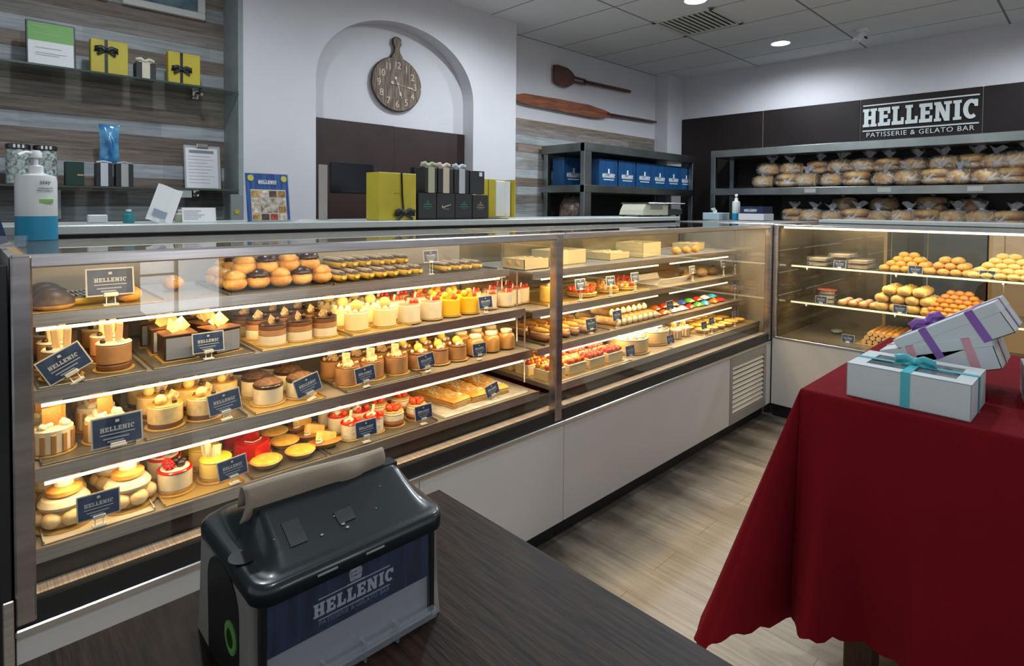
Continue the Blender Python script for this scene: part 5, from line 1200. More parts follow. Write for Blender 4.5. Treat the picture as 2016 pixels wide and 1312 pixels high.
rows('gateau', b_gateau, 'D2', [2.66], [1.83], 'large round cream gateau with swirls, left one', 'cake', 'large cream gateaux', z=Z4)
rows('gateau', None, 'D2', [2.93], [1.86], 'large round cream gateau with swirls, right one', 'cake', 'large cream gateaux', z=Z4)
rows('tira', None, 'D2', [3.12, 3.22], [1.80], 'small cream cake with upright biscuit right of the gateaux', 'cake', 'small cakes by the gateaux', z=Z4, sc=.8)
tray(3.30, 3.98, 1.69, 2.18, Z4, 'long gold tray under the flat yellow tarts', TRAYG)
rows('flatt', b_fruit_tart('none', 'flat_custard_tart', .085) if False else b_flan, 'D2', [3.37+.1*i for i in range(6)], [1.75, 1.86, 1.97], 'flat yellow custard tart near the case corner', 'tart', 'flat custard tarts', z=Z4+.004, sc=1.0)
t = thing('pastry_sheet', 'large flat golden baked pastry sheet behind the small cream cakes', 'pastry', (3.12, 2.03, Z4+.001)); MB().at().box((-.16, -.13, 0), (.16, .13, .028), .006).build('pastry_slab', fm('golden_sheet', (.68, .42, .12), .5, col2=(.90, .74, .38), vscale=9), t)
for a in ((1144, 560, 1.83, 'price card left of the strawberry tart in the far case', Z2, .9), (1203, 556, 1.83, 'price card right of the strawberry tart in the far case', Z2, .85), (1251, 546, 1.84, 'price card before the mixed fruit tarts', Z2, .85), (1364, 532, 1.84, 'price card by the white folded paper tray', Z2, .8), (1425, 520, 1.84, 'left price card on the dark loaf cakes', Z2, .75), (1447, 518, 1.84, 'right price card on the dark loaf cakes', Z2, .75),
          (1165, 640, 1.80, 'price card leaning on the cream filled eclairs', Z3, .95), (1216, 622, 1.80, 'price card between eclairs and golden rolls', Z3, .9), (1320, 600, 1.79, 'price card in front of the bright wrapped sweets', Z3, .85), (1447, 562, 1.80, 'price card at the right end of the bright sweets', Z3, .75),
          (1242, 692, 1.69, 'price card right of the strawberry cream cakes on the deck', Z4, .9), (1321, 668, 1.69, 'price card in front of the large cream gateaux', Z4, .85), (1387, 640, 1.69, 'left of two price cards before the flat custard tarts', Z4, .75), (1402, 634, 1.69, 'right of two price cards before the flat custard tarts', Z4, .75), (1447, 620, 1.70, 'price card on the flat custard tarts nearest the corner', Z4, .7)):
    card(*a)

# ============================================================ RIGHT HAND CASE (front faces -x)
RZ1, RZ2, RZ3 = 1.045, .79, .553
def yat(px, x): return at(px, 560, 'x', x)[1]
def rcard(px, x, z, lab, sc=.85, lift=0.0):
    k = 'card%.2f' % lift
    o = place(k, b_card(stand=lift), (x, yat(px, x), z+.001), -PI/2, lab, 'price card', 'navy price cards', sc); return o
def heap(key, builder, cx, cy, z, nx, ny, lv, dx, dy, dz, name_desc, cat, group, rz=0.0, jr=.4):
    q = random.Random(len(name_desc)); 
    for l in range(lv):
        ax, ay = (nx, ny-(l > 1)) if key == 'big' else (nx-l, ny-l)
        if ax < 1 or ay < 1: break
        for i in range(ax):
            for j in range(ay):
                place(key, builder, (cx+(i-(ax-1)/2)*dx+q.uniform(-.004, .004), cy+(j-(ay-1)/2)*dy+q.uniform(-.004, .004), z+l*dz+.001), rz+q.uniform(-jr, jr), name_desc, cat, group)
def b_puffy():
    t = MB().ball((0, 0, .020), .036, 14, 8, .03, (1, .85, .60), seed=3, cut=-.9).build('golden_biscuit', fm('golden_cookie', (.62, .33, .06), .55, col2=(.82, .52, .14), vscale=25, bump=.3), None); return t
def b_pale():
    t = MB().ball((0, 0, .020), .040, 14, 8, .04, (1, .85, .50), seed=8, cut=-.9).build('pale_biscuit', fm('pale_cookie', (.66, .46, .16), .6, col2=(.84, .66, .30), vscale=25, bump=.3), None); return t
def b_round():
    t = MB().ball((0, 0, .018), .026, 12, 8, .02, (1, 1, .72), seed=8, cut=-.9).build('round_brown_biscuit', fm('amber_cookie', (.55, .22, .03), .4, col2=(.72, .36, .07), vscale=25, coat=.2), None); return t
def b_big():
    t = named('baked_cheese_puff'); MB().sball((0, 0, .027), .041, .040, .027, .7, 16, 10, .03, 4).build('puff_body', fm('cheese_puff', (.78, .46, .12), .5, col2=(.92, .72, .34), vscale=16, bump=.4), t); k = MB(); [k.ball(p[:3], .004, 5, 4) for p in scat(8, .024, .053, .004, 2)]; k.build('crumbs', PALEY, t); return t
def b_rolled():
    t = named('rolled_wafer'); MB().tube([(0, -.085, .015), (0, .085, .015)], .0155, 14, caps=False).build('wafer_tube', fm('rolled_wafer_orange', (.60, .27, .05), .45, col2=(.80, .45, .12), vscale=18, bump=.2), t)
    k = MB()
    for s_ in (-1, 1): k.at((0, s_*.0845, .015), (PI/2, 0, 0)); k.lathe([(.0150, -.0005), (.0150, .0005), (.0105, .0005), (.0105, -.0005)], 14)
    k.build('tube_rim', PASTRY, t); k = MB(); k.tube([(0, -.080, .015), (0, .080, .015)], .0104, 10); k.build('dark_filling', CHOCB, t); return t
xg = 4.42
heap('puffy', b_puffy, xg, yat(1785, 4.36), RZ1, 4, 5, 4, .064, .058, .028, 'golden oval biscuit in the left heap on the upper glass shelf', 'biscuit', 'left heap of golden biscuits')
heap('puffy', None, xg, yat(1870, 4.36), RZ1, 4, 4, 3, .064, .060, .034, 'golden oval biscuit in the middle heap on the upper glass shelf', 'biscuit', 'middle heap of golden biscuits')
heap('pale', b_pale, xg, yat(1975, 4.36)-.02, RZ1, 5, 6, 5, .064, .058, .027, 'pale oval biscuit in the tallest heap at the right', 'biscuit', 'tall heap of pale biscuits')
heap('pale', None, xg, yat(1975, 4.36)-.47, RZ1, 3, 4, 2, .066, .064, .029, 'pale oval biscuit in the heap beyond the tall heap', 'biscuit', 'end heap of pale biscuits')
heap('big', b_big, xg-.01, yat(1785, 4.36), RZ2, 3, 4, 3, .086, .082, .054, 'large golden cheese puff in the stacked heap, lower glass shelf', 'pastry', 'heap of cheese puffs')
heap('round', b_round, xg-.02, yat(1888, 4.34), RZ2, 6, 8, 6, .047, .044, .025, 'small round brown biscuit in the domed heap, lower glass shelf', 'biscuit', 'domed heap of round biscuits')
for l in range(3):
    for i in range(8-l): place('rolled', b_rolled, (4.40, yat(1748, 4.36)+(i-(7-l)/2)*.034, RZ3+l*.028+.001), PI/2, 'orange rolled wafer in the pile on the case floor, row '+('at the bottom', 'in the middle', 'on top')[l], 'rolled wafer', 'pile of rolled wafers '+('bottom', 'middle', 'top')[l])
for l in range(3):
    for i in range(8-l): place('rolled', None, (4.58, yat(1748, 4.36)+(i-(7-l)/2)*.034, RZ3+l*.028+.001), PI/2, 'orange rolled wafer in the rear pile behind the first pile', 'rolled wafer', 'rear pile of rolled wafers')
t = thing('wafer_tray', 'gold tray under the pile of rolled wafers', 'tray', (4.47, yat(1748, 4.36), RZ3-.0005)); MB().box((-.19, -.16, 0), (.20, .16, .002)).build('tray_base', TRAYG, t)
# clear lidded packs and sugared pastries at the left
for i, (px, l) in enumerate(((1612, 0), (1612, 1), (1690, 0), (1690, 1), (1655, 2))):
    t = thing('biscuit_pack', 'clear lidded pack of flat biscuits on the upper glass shelf, '+('left pile bottom', 'left pile top', 'right pile bottom', 'right pile top', 'lying across both piles')[i], 'biscuit pack', (4.40, yat(px, 4.36), RZ1+.001+l*.034), 0, 'clear packs of flat biscuits')
    MB().box((-.10, -.065, 0), (.10, .065, .030), .006).build('clear_pack', ACRY, t); k = MB(); [k.box((-.085+.001*a, -.052, .003+a*.0065), (.085, .052, .007+a*.0065), .001) for a in range(3)]; k.build('flat_biscuits', fm('flat_biscuit', (.62, .42, .22), .6, col2=(.78, .64, .42), vscale=30), t)
q = random.Random(4)
for i in range(4):
    for j in range(3):
        def b_sug():
            t = named('sugared_pastry'); MB().ball((0, 0, .018), .034, 12, 7, .05, (1.1, .8, .6), cut=-.9).build('pastry_body', PUFF, t); MB().ball((0, 0, .028), .027, 12, 7, .08, (1.1, .8, .5)).build('pink_sugar', fm('pink_sugar_dust', (.82, .58, .46), .7, col2=(.88, .76, .66), vscale=30), t); return t
        place('sugared', b_sug, (4.32+j*.075, yat(1692, 4.34)+(i-1.5)*.062, RZ2+.001), q.uniform(-.4, .4), 'pink sugared pastry, '+ORD[3-i]+' from left, '+('front', 'middle', 'rear')[j]+' row on the lower glass shelf', 'pastry', 'pink sugared pastries')
for i in range(3):
    t = thing('meringue_tub', 'clear tub with red lid at left of lower glass shelf, '+('bottom', 'middle', 'top')[i]+' of the stack' if i < 2 else 'topmost clear tub with red lid on the lower glass shelf', 'tub', (4.37, yat(1628, 4.36), RZ2+.001+i*.031), 0, 'stack of clear tubs')
    MB().lathe([(.048, 0), (.056, .024), (.058, .025)], 24).build('tub', ACRY, t); MB().cyl(.044, .002, .020, 20).build('white_contents', CREAMW, t)
    MB().cyl(.059, .0245, .029, 24).build('lid', ACRY if i < 2 else fm('red_lid', (.42, .10, .07), .4), t)
for a in ((1617, 4.29, RZ2, 'price card in front of the clear tubs'), (1773, 4.275, RZ2, 'price card in front of the cheese puffs'), (1903, 4.275, RZ2, 'price card in front of the round brown biscuits'), (1652, 4.28, RZ1, 'price card in front of the clear biscuit packs'), (1801, 4.275, RZ1, 'price card in front of the left golden biscuit heap'), (1943, 4.275, RZ1, 'white edged price card in front of the tallest biscuit heap'), (1672, 4.27, RZ3, 'price card left of the rolled wafers on the case floor')):
    rcard(*a)
t = thing('blue_tongs', 'pale blue glove lying on the case floor behind the wafer card', 'glove', (4.55, yat(1645, 4.5), RZ3+.001)); MB().at().ball((0, 0, .012), .05, 12, 8, .15, (1.2, .7, .22), cut=-.8).build('glove', fm('pale_blue_film', (.25, .38, .42), .4), t); t.name = 'glove'

# ============================================================ BLUE BAG RACK (rear wall)
rk = thing('steel_rack', 'grey steel rack of blue cake bags along the rear plank wall', 'rack', (0, 0, 0))
X0, X1, Y0, Y1 = 3.975, 5.93, 3.2, 3.72
for x, y in ((X0, Y0), (X0+.03, Y1-.05), (X1-.06, Y0), (X1-.06, Y1-.05)):
    MB().box((x, y, 0), (x+(.10 if y == Y0 and x == X0 else .05), y+.05, 2.01), .003).build('post', RACKM, rk)
MB().box((X0, Y0-.002, 1.935), (X1, Y1, 2.012), .003).build('top_shelf', RACKM, rk)
MB().box((X0, Y0-.002, 1.572), (X1, Y1, 1.64), .003).build('middle_shelf', RACKM, rk)
MB().box((X0, Y0-.002, .95), (X1, Y1, 1.0), .003).build('lower_shelf', RACKM, rk)
MB().box((X0+.1, Y1, 1.0), (X1, Y1+.03, 1.57)).build('dark_backing', MATS['dark_carcass'], rk)
def b_bag():
    t = named('cake_bag'); MB().box((-.145, -.07, 0), (.145, .07, .262), .004).build('bag', BAGBLUE, t)
    k = MB().at((0, -.0705, .085), (PI/2, 0, 0)); logo_mesh(k, .19, .001); k.box((-.085, -.028, 0), (.085, -.020, .001)); k.build('logo', LETW, t)
    k = MB().at((0, -.0705, .135), (PI/2, 0, 0)); k.lathe([(.014, 0), (.014, .001)], 16); k.prism([(-.010, .012), (.010, .012), (.014, .028), (0, .034), (-.014, .028)], 0, .001); k.build('crest', LETW, t)
    k = MB(); k.tube([(.146, -.03, .22), (.150, -.02, .17), (.150, .01, .17), (.146, .02, .22)], .003, 6); k.build('cord_handle', LETW, t); return t
xs_ = [4.20]+[4.47+i*.305 for i in range(5)]
place('bag', b_bag, (4.20, 3.58, 1.641), 0, 'blue printed cake bag at the rack left end behind the front post', 'bag', 'blue cake bags on the rack')
for i, px in enumerate((1199, 1236, 1270, 1300, 1327, 1352)):
    x = at(px, 340, 'y', 3.26)[0]
    place('bag', b_bag, (x, 3.33, 1.641), 0, 'blue printed cake bag, '+ORD[i]+' in the row right of the rack front post', 'bag', 'blue cake bags on the rack', .96)
t = thing('foil_parcel', 'brown foil wrapped parcel behind the rack left post', 'parcel', (4.19, 3.5, 1.002))
MB().sball((0, 0, .275), .13, .11, .275, .6, 16, 12, .08, 3).build('wrapping', mat('brown_foil', (.12, .075, .055), .3, .3, col2=(.28, .22, .18), vscale=18, bump=.8, bscale=20), t)
t = thing('rack_box', 'pale grey box behind the scale under the rack shelf', 'box', (5.55, 3.5, 1.002)); MB().box((-.16, -.1, 0), (.16, .1, .50), .003).build('box', mat('pale_box', (.22, .26, .27), .5), t)

# ============================================================ BREAD RACK
br = thing('bread_rack', 'long grey steel bread rack below the shop sign', 'rack', (0, 0, 0))
XA, XB = 5.80, 6.30; YN, YS = 2.952, -.9
for y in (YN, YS+.05):
    for x in (XA, XB-.06): MB().box((x, y-.05, 0), (x+.05, y, 2.03), .003).build('post', RACKM, br)
for z0, z1, nm in ((1.975, 2.05, 'top_shelf'), (1.577, 1.648, 'middle_shelf'), (1.235, 1.30, 'lower_shelf')):
    MB().box((XA-.003, YS, z0), (XB, YN, z1), .003).build(nm, RACKM, br)
for px in (1595, 1741, 1920): 
    y = at(px, 375, 'x', XA)[1]; MB().box((XA-.006, y-.05, 1.595), (XA-.0035, y+.05, 1.635)).build('price_ticket', mat('ticket_grey', (.42, .43, .40), .5), br)
MB().box((XB, YS, 1.3), (XB+.015, 2.4, 1.975)).build('dark_backing', MATS['dark_carcass'], br)
LOAFA = mat('loaf_crust', (.55, .26, .075), .5, col2=(.90, .58, .24), vscale=9, bump=.5, bscale=40)
LOAFB = mat('loaf_pale', (.62, .43, .20), .7, col2=(.80, .64, .38), vscale=12, bump=.4, bscale=60)
def b_bread(s):
    def f():
        t = named('bagged_bread'); q = random.Random(s+40); flat = s in (1, 4)
        if flat:
            k = MB(); [k.sball((0, (i-.5)*.012, .034+i*.058), .098, .072, .033, .75, 20, 10, .02, s+i) for i in range(2)]; k.build('loaf', LOAFA, t); h_ = .120
        else:
            MB().sball((0, 0, .058), .098, .068, .058, .80, 26, 14, .06, s).build('loaf', LOAFA, t); h_ = .116
            if s % 2 == 0:
                k = MB(); [k.sball((-.075+i*.030, -.004, .059), .010, .071, .058, .7, 12, 10, .01, i) for i in range(5)]; k.build('cut_slices', LOAFB, t)
        MB().sball((0, 0, h_/2+.003), .108, .079, h_/2+.004, .66, 30, 16, .07, s+7).build('plastic_bag', BAG, t)
        dx = q.uniform(-.05, .05); ln = q.uniform(-.03, .03); n_ = 26
        def top(u, v):
            a = u*2*PI; w_ = 1+.20*math.sin(a*4+s)+.12*math.sin(a*9+1.7*s)
            if v < .5: tt = v/.5; rr = .058*(1-tt)**1.2+.012; z = h_-.006+tt*.018
            else: tt = (v-.5)/.5; rr = .012+.036*tt; z = h_+.012+tt*.045*(1+.25*math.sin(a*3+s))
            return (dx+ln*v+rr*w_*math.cos(a), rr*w_*.75*math.sin(a), z)
        MB().grid(top, n_, 12).build('bag_top', BAGTOP, t)
        MB().tube([(dx+ln*.5+.013*math.cos(a*.6), .011*math.sin(a*.6), h_+.012) for a in range(12)], .003, 5).build('bag_tie', WPL, t)
        return t
    return f
q = random.Random(21); NBR = [0]
def loaf_row(pxs, py, x, z, rowname, lifts):
    for i, px in enumerate(pxs):
        y = at(px, py, 'x', x)[1]; s = NBR[0] % 6; NBR[0] += 1; sc = q.uniform(1.05, 1.2)
        place('bread%d' % s, b_bread(s), (x+q.uniform(-.01, .03), y, z+lifts+.001), PI/2+q.uniform(-.9, .9), 'bagged bread loaf, '+ORD[i]+' from left '+rowname, 'bread', 'bagged loaves '+rowname, sc)
loaf_row([1503, 1552, 1588, 1640, 1686, 1740, 1788, 1845, 1890, 1945, 1990], 355, 5.96, 1.648, 'in the lower layer on the middle rack shelf', 0)
loaf_row([1515, 1560, 1610, 1655, 1700, 1748, 1800, 1860, 1915, 1962, 2006], 320, 6.03, 1.648, 'in the upper layer on the middle rack shelf', .125)
loaf_row([1562, 1598, 1640, 1685, 1730, 1778, 1825, 1880, 1935, 1990], 415, 5.96, 1.30, 'on the lowest rack shelf', 0)
loaf_row([1660, 1740, 1835, 1910], 390, 6.12, 1.30, 'in the upper layer on the lowest rack shelf', .115)

# ============================================================ DARK TABLE + NAPKIN DISPENSER
TZ = .90
m = bpy.data.materials.new('dark_stained_wood'); m.use_nodes = True; n, L = nodes(m); b = n['Principled BSDF']
tc = n.new('ShaderNodeTexCoord'); mp = n.new('ShaderNodeMapping'); mp.inputs['Scale'].default_value = (30, 3, 3); L.new(tc.outputs['Object'], mp.inputs[0])
nz = n.new('ShaderNodeTexNoise'); nz.inputs['Scale'].default_value = 4; nz.inputs['Detail'].default_value = 8; L.new(mp.outputs[0], nz.inputs[0])
cr = n.new('ShaderNodeValToRGB'); cr.color_ramp.elements[0].position = .3; cr.color_ramp.elements[1].position = .72; cr.color_ramp.elements[0].color = (.006, .0032, .002, 1); cr.color_ramp.elements[1].color = (.036, .017, .008, 1)
L.new(nz.outputs[0], cr.inputs[0]); L.new(cr.outputs[0], b.inputs['Base Color']); b.inputs['Roughness'].default_value = .45; b.inputs['Specular IOR Level'].default_value = .18
bp = n.new('ShaderNodeBump'); bp.inputs['Strength'].default_value = .25; bp.inputs['Distance'].default_value = .004; L.new(nz.outputs[0], bp.inputs['Height']); L.new(bp.outputs[0], b.inputs['Normal'])
tb = thing('dark_table', 'dark stained wooden table in the foreground under the napkin dispenser', 'table', (0, 0, 0))
MB().box((-.75, -.55, TZ-.035), (.668, .887, TZ), .004).build('tabletop', m, tb)
for x, y in ((.60, .82), (-.70, .82), (.60, -.50), (-.70, -.50)): MB().box((x-.03, y-.03, 0), (x+.03, y+.03, TZ-.036), .004).build('leg', m, tb)

nd = thing('napkin_dispenser', 'black and grey napkin dispenser with blue logo advert panel on the dark table', 'napkin dispenser', (.34, .618, TZ+.0005), math.radians(-.5))
GREYP = mat('dispenser_grey', (.30, .28, .25), .4, vary=.05)
LIDM = mat('dispenser_lid', (.008, .013, .016), .30, coat=.35)
w2 = .117; D_ = .182
def side(sgn):
    pr = [(-.004, 0), (D_+.004, 0), (D_-.006, .060), (D_-.014, .136), (.030, .136), (.006, .134), (.002, .04)]
    k = MB(); k.M = Matrix(((0, 0, 1, sgn*w2-.006), (1, 0, 0, 0), (0, 1, 0, 0), (0, 0, 0, 1)))
    k.prism(pr, 0, .012); return k.build('side_panel', GREYP, nd)
sl = side(-1); sr = side(1)
# arched dark opening on the left side, with round green badge
k = MB(); k.M = Matrix(((0, 0, 1, -w2-.0075), (1, 0, 0, 0), (0, 1, 0, 0), (0, 0, 0, 1)))
ar = [(.030, .004), (.135, .004), (.138, .095)]+[(.084+.054*math.cos(a), .095+.038*math.sin(a)) for a in [PI*i/10 for i in range(1, 10)]]+[(.030, .095)]
k.prism(ar, 0, .002); k.build('side_opening', BLACKP, nd)
k = MB(); k.M = Matrix(((0, 0, 1, -w2-.009), (1, 0, 0, .052), (0, 1, 0, .062), (0, 0, 0, 1))); k.lathe([(.018, 0), (.018, .0015)], 24); k.build('green_badge', mat('badge_green', (.16, .40, .10), .4), nd)
k = MB(); k.M = Matrix(((0, 0, 1, -w2-.0095), (1, 0, 0, .052), (0, 1, 0, .062), (0, 0, 0, 1))); k.lathe([(.010, 0), (.012, .0015), (.010, .002), (.0095, 0)], 20); k.box((-.002, -.006, 0), (.002, .006, .002)); k.build('badge_mark', mat('badge_dark', (.03, .09, .02), .4), nd)
MB().box((-w2+.007, .012, .002), (w2-.007, D_-.012, .140)).build('dark_core', BLACKP, nd)
# front: clear advert window
MB().box((-w2+.002, -.002, 0), (w2-.002, .012, .010), .002).build('front_foot', GREYP, nd)
MB().box((-.106, .001, .010), (.106, .006, .136)).build('advert_white', mat('advert_white', (.60, .58, .61), .5), nd)
BLUEW = mat('advert_blue_planks', (.006, .012, .055), .35, col2=(.012, .05, .16), vscale=14, stretch=(6, 1, .5))
pn = MB().at((0, 0, 0), (PI/2, 0, 0)); pn.prism([(-.104, .056), (.104, .056), (.104, .134), (-.104, .134)], -.0005, .0012); pn.build('advert_blue', BLUEW, nd)
k = MB()
for i in range(1, 6): x = -.104+i*.0347; k.box((x-.0004, -.0018, .056), (x+.0004, -.0010, .134))
k.build('plank_lines', mat('plank_line_blue', (.03, .09, .22), .5), nd)
lg_ = .094
lt = mat('advert_lettering', (.74, .78, .80), .4)
k = MB().at((.0, -.0014, .0755), (PI/2, 0, 0)); word(k, 'HELLENIC', lg_/5.9, .0006, slant=0)
h_ = lg_/5.9; k.box((-lg_/2, h_*1.22, 0), (lg_/2, h_*1.29, .0006)); k.box((-lg_/2, -h_*.30, 0), (lg_/2, -h_*.24, .0006)); k.build('logo_word', lt, nd)
text_obj('PATISSERIE & GELATO BAR', .0078, nd, mat('advert_small', (.24, .36, .50), .4), (0, -.0020, .0645), (PI/2, 0, 0), .0002, 'logo_small_word', 1.0)
k = MB().at((0, -.0014, .1045), (PI/2, 0, 0))
k.prism([(-.008, -.002), (.008, -.002), (.0065, -.006), (-.0065, -.006)], 0, .0006); k.lathe([(.0085, 0), (.0085, .0006), (.0072, .0006), (.0072, 0)], 24, (0, .003, 0)); k.box((-.005, .001, 0), (.005, .003, .0006)); k.prism([(-.005, .005), (-.006, .009), (0, .0125), (.006, .009), (.005, .005)], 0, .0006); k.box((-.011, -.0085, 0), (.011, -.0078, .0006))
k.build('logo_crest', lt, nd)
MB().box((-.110, -.0045, .010), (.110, -.0030, .140)).build('advert_cover', glassm('cover_clear', (.95, .96, .97), milk=.03, milkcol=(.7, .75, .8)), nd)
MB().box((-.113, -.006, .008), (-.106, .004, .142), .001).build('front_frame', BLACKP, nd); MB().box((.106, -.006, .008), (.113, .004, .142), .001).build('front_frame', BLACKP, nd)
gl = MB(); gl.box((-.112, -.016, .004), (.112, -.004, .018), .003); gl.build('clear_ledge', ACRY, nd)
for x in (-.045, .005, .05): MB().box((x-.0015, -.017, .003), (x+.0015, -.004, .026)).build('ledge_clip', ACRY, nd)
MB().box((-.112, -.006, .119), (.112, .010, .135), .002).build('upper_band', mat('band_brown', (.085, .065, .05), .3), nd)
# lid: trapezoid roof with a long slot
def lid():
    k = MB(); X_, Ya, Yb, R0 = w2+.007, -.020, .185, .022; cy_ = (Ya+Yb)/2; hx, hy = X_, (Yb-Ya)/2; con = []
    for cx_, cyy, a0 in ((hx-R0, hy-R0, 0), (-hx+R0, hy-R0, 90), (-hx+R0, -hy+R0, 180), (hx-R0, -hy+R0, 270)):
        for i in range(9): a = math.radians(a0+90*i/8); con.append((cx_+R0*math.cos(a), cyy+R0*math.sin(a)))
    full = []
    for (xa, ya), (xb, yb) in zip(con, con[1:]+con[:1]):
        n_ = max(1, int(math.hypot(xb-xa, yb-ya)/.006))
        full += [(xa+(xb-xa)*i/n_, ya+(yb-ya)*i/n_) for i in range(n_)]
    sst = lambda e0, e1, v: (lambda t: t*t*(3-2*t))(max(0, min(1, (v-e0)/(e1-e0))))
    def H(x, y):
        if y < .066: g = max(0, (y+.008)/.074)
        elif y < .094: g = 1
        else: g = max(.1, 1-(y-.094)/.085)
        rl = max(0, min(1, (x+X_-.020)/.016)); rr = 1-sst(X_-.030, X_, x)*.85
        return .1475+.038*g*rl*rr
    rings = [(1.0, .126), (1.003, .129)]
    out = [k.vs([(x*.992, cy_+y*.992, .125) for x, y in full]), k.vs([(x, cy_+y, .128) for x, y in full]), k.vs([(x*1.004, cy_+y*1.004, .138) for x, y in full])]
    for f, dz in ((.995, .0045), (.975, .0012)): out.append(k.vs([(x*f, cy_+y*f, H(x*f, cy_+y*f)-dz) for x, y in full]))
    for f in [.95-.95*i/22 for i in range(23)]: out.append(k.vs([(x*f, cy_+y*f, H(x*f, cy_+y*f)) for x, y in full]))
    n_ = len(full)
    for A, B in zip(out, out[1:]):
        for i in range(n_): j = (i+1) % n_; k.face([A+i, A+j, B+j, B+i], True)
    return k.build('lid', LIDM, nd)
ld = lid()
MB().box((-w2+.026, .071, .150), (w2-.014, .092, .1865)).build('slot_well', BLACKP, nd)
MB().at((-w2+.006, .052, .1485)).cyl(.016, 0, .0008, 20).build('finger_notch', BLACKP, nd)
TAPE = mat('black_tape', (.006, .006, .007), .5); SLT = -math.atan2(.038, .074)
for x, w_, l_ in ((-.062, .020, .045), (.0, .022, .030)):
    MB().at((x, .020+l_/2*.4, .1475+.038*(.028+l_/2*.4)/.074+.0006), (math.atan2(.038, .074), 0, 0)).box((-w_/2, -l_/2+.006, 0), (w_/2, l_/2-.006, .0008)).build('tape_patch', TAPE, nd)
k = MB(); 
for x, y, r in ((-.035, .015, .0018), (-.012, .030, .0014), (-.004, .012, .0022), (-.007, .018, .0028), (.04, .02, .001), (-.085, .03, .001), (.06, .045, .001)): k.ball((x, y, .1475+.038*(y+.008)/.074+.0004), r, 6, 4, .5, (1, 1, .25))
k.build('lint_specks', mat('lint', (.35, .36, .34), .8), nd)
for x in (-.045, .015): MB().at((x, -.0212, .136), (0, 0, 0)).box((-.012, -.0008, 0), (.012, .0002, .002)).build('scuff_mark', mat('scuff_silver', (.30, .31, .31), .4), nd)
MB().lathe([(.004, 0), (.004, .012)], 10, (w2-.010, -.012, .130)).build('hinge_pin', GREYP, nd)
# folded brown napkin standing out of the slot
np_ = thing('paper_napkin', 'brown kraft paper napkin sticking up out of the dispenser slot', 'napkin', (.333, .618, TZ+.0005), math.radians(-1.0))
KR = mat('kraft_paper', (.46, .37, .265), .8, vary=.05, vscale=12, bump=.15, bscale=30)
def nap(u, v):
    x = -.098+u*.186; bulge = math.sin(u*PI)**.8; 
    crease = -.006*math.exp(-((u-.72)/.10)**2)
    z = .178+v*.044+.010*v*bulge*0+ .004*math.sin(u*4+.5)*v - .006*(1-v)*math.exp(-((u-.62)/.07)**2)*0
    y = .083-.016*math.sin(v*PI*.55)*(.6+.4*bulge)+crease*math.sin(v*PI)
    return (x+.004*math.sin(v*3), y, z-.008)
def nap2(u, v):
    x, y, z = nap(u, 1); t = v; return (x, y+.020*t, z+.004*math.sin(t*PI)-.030*t*t)
k = MB().grid(nap, 30, 12); k.grid(nap2, 30, 6); o = k.build('napkin_sheet', KR, np_)
sd_ = o.modifiers.new('thick', 'SOLIDIFY'); sd_.thickness = .0014
k = MB().grid(lambda u, v: (-.005+u*.084, .074-.009*math.sin(v*PI)*math.sin(u*PI)+.004*v, .168+v*(.008+.018*math.sin(u*PI))), 14, 6); k.build('curled_fold', mat('kraft_shade', (.33, .24, .15), .8), np_)

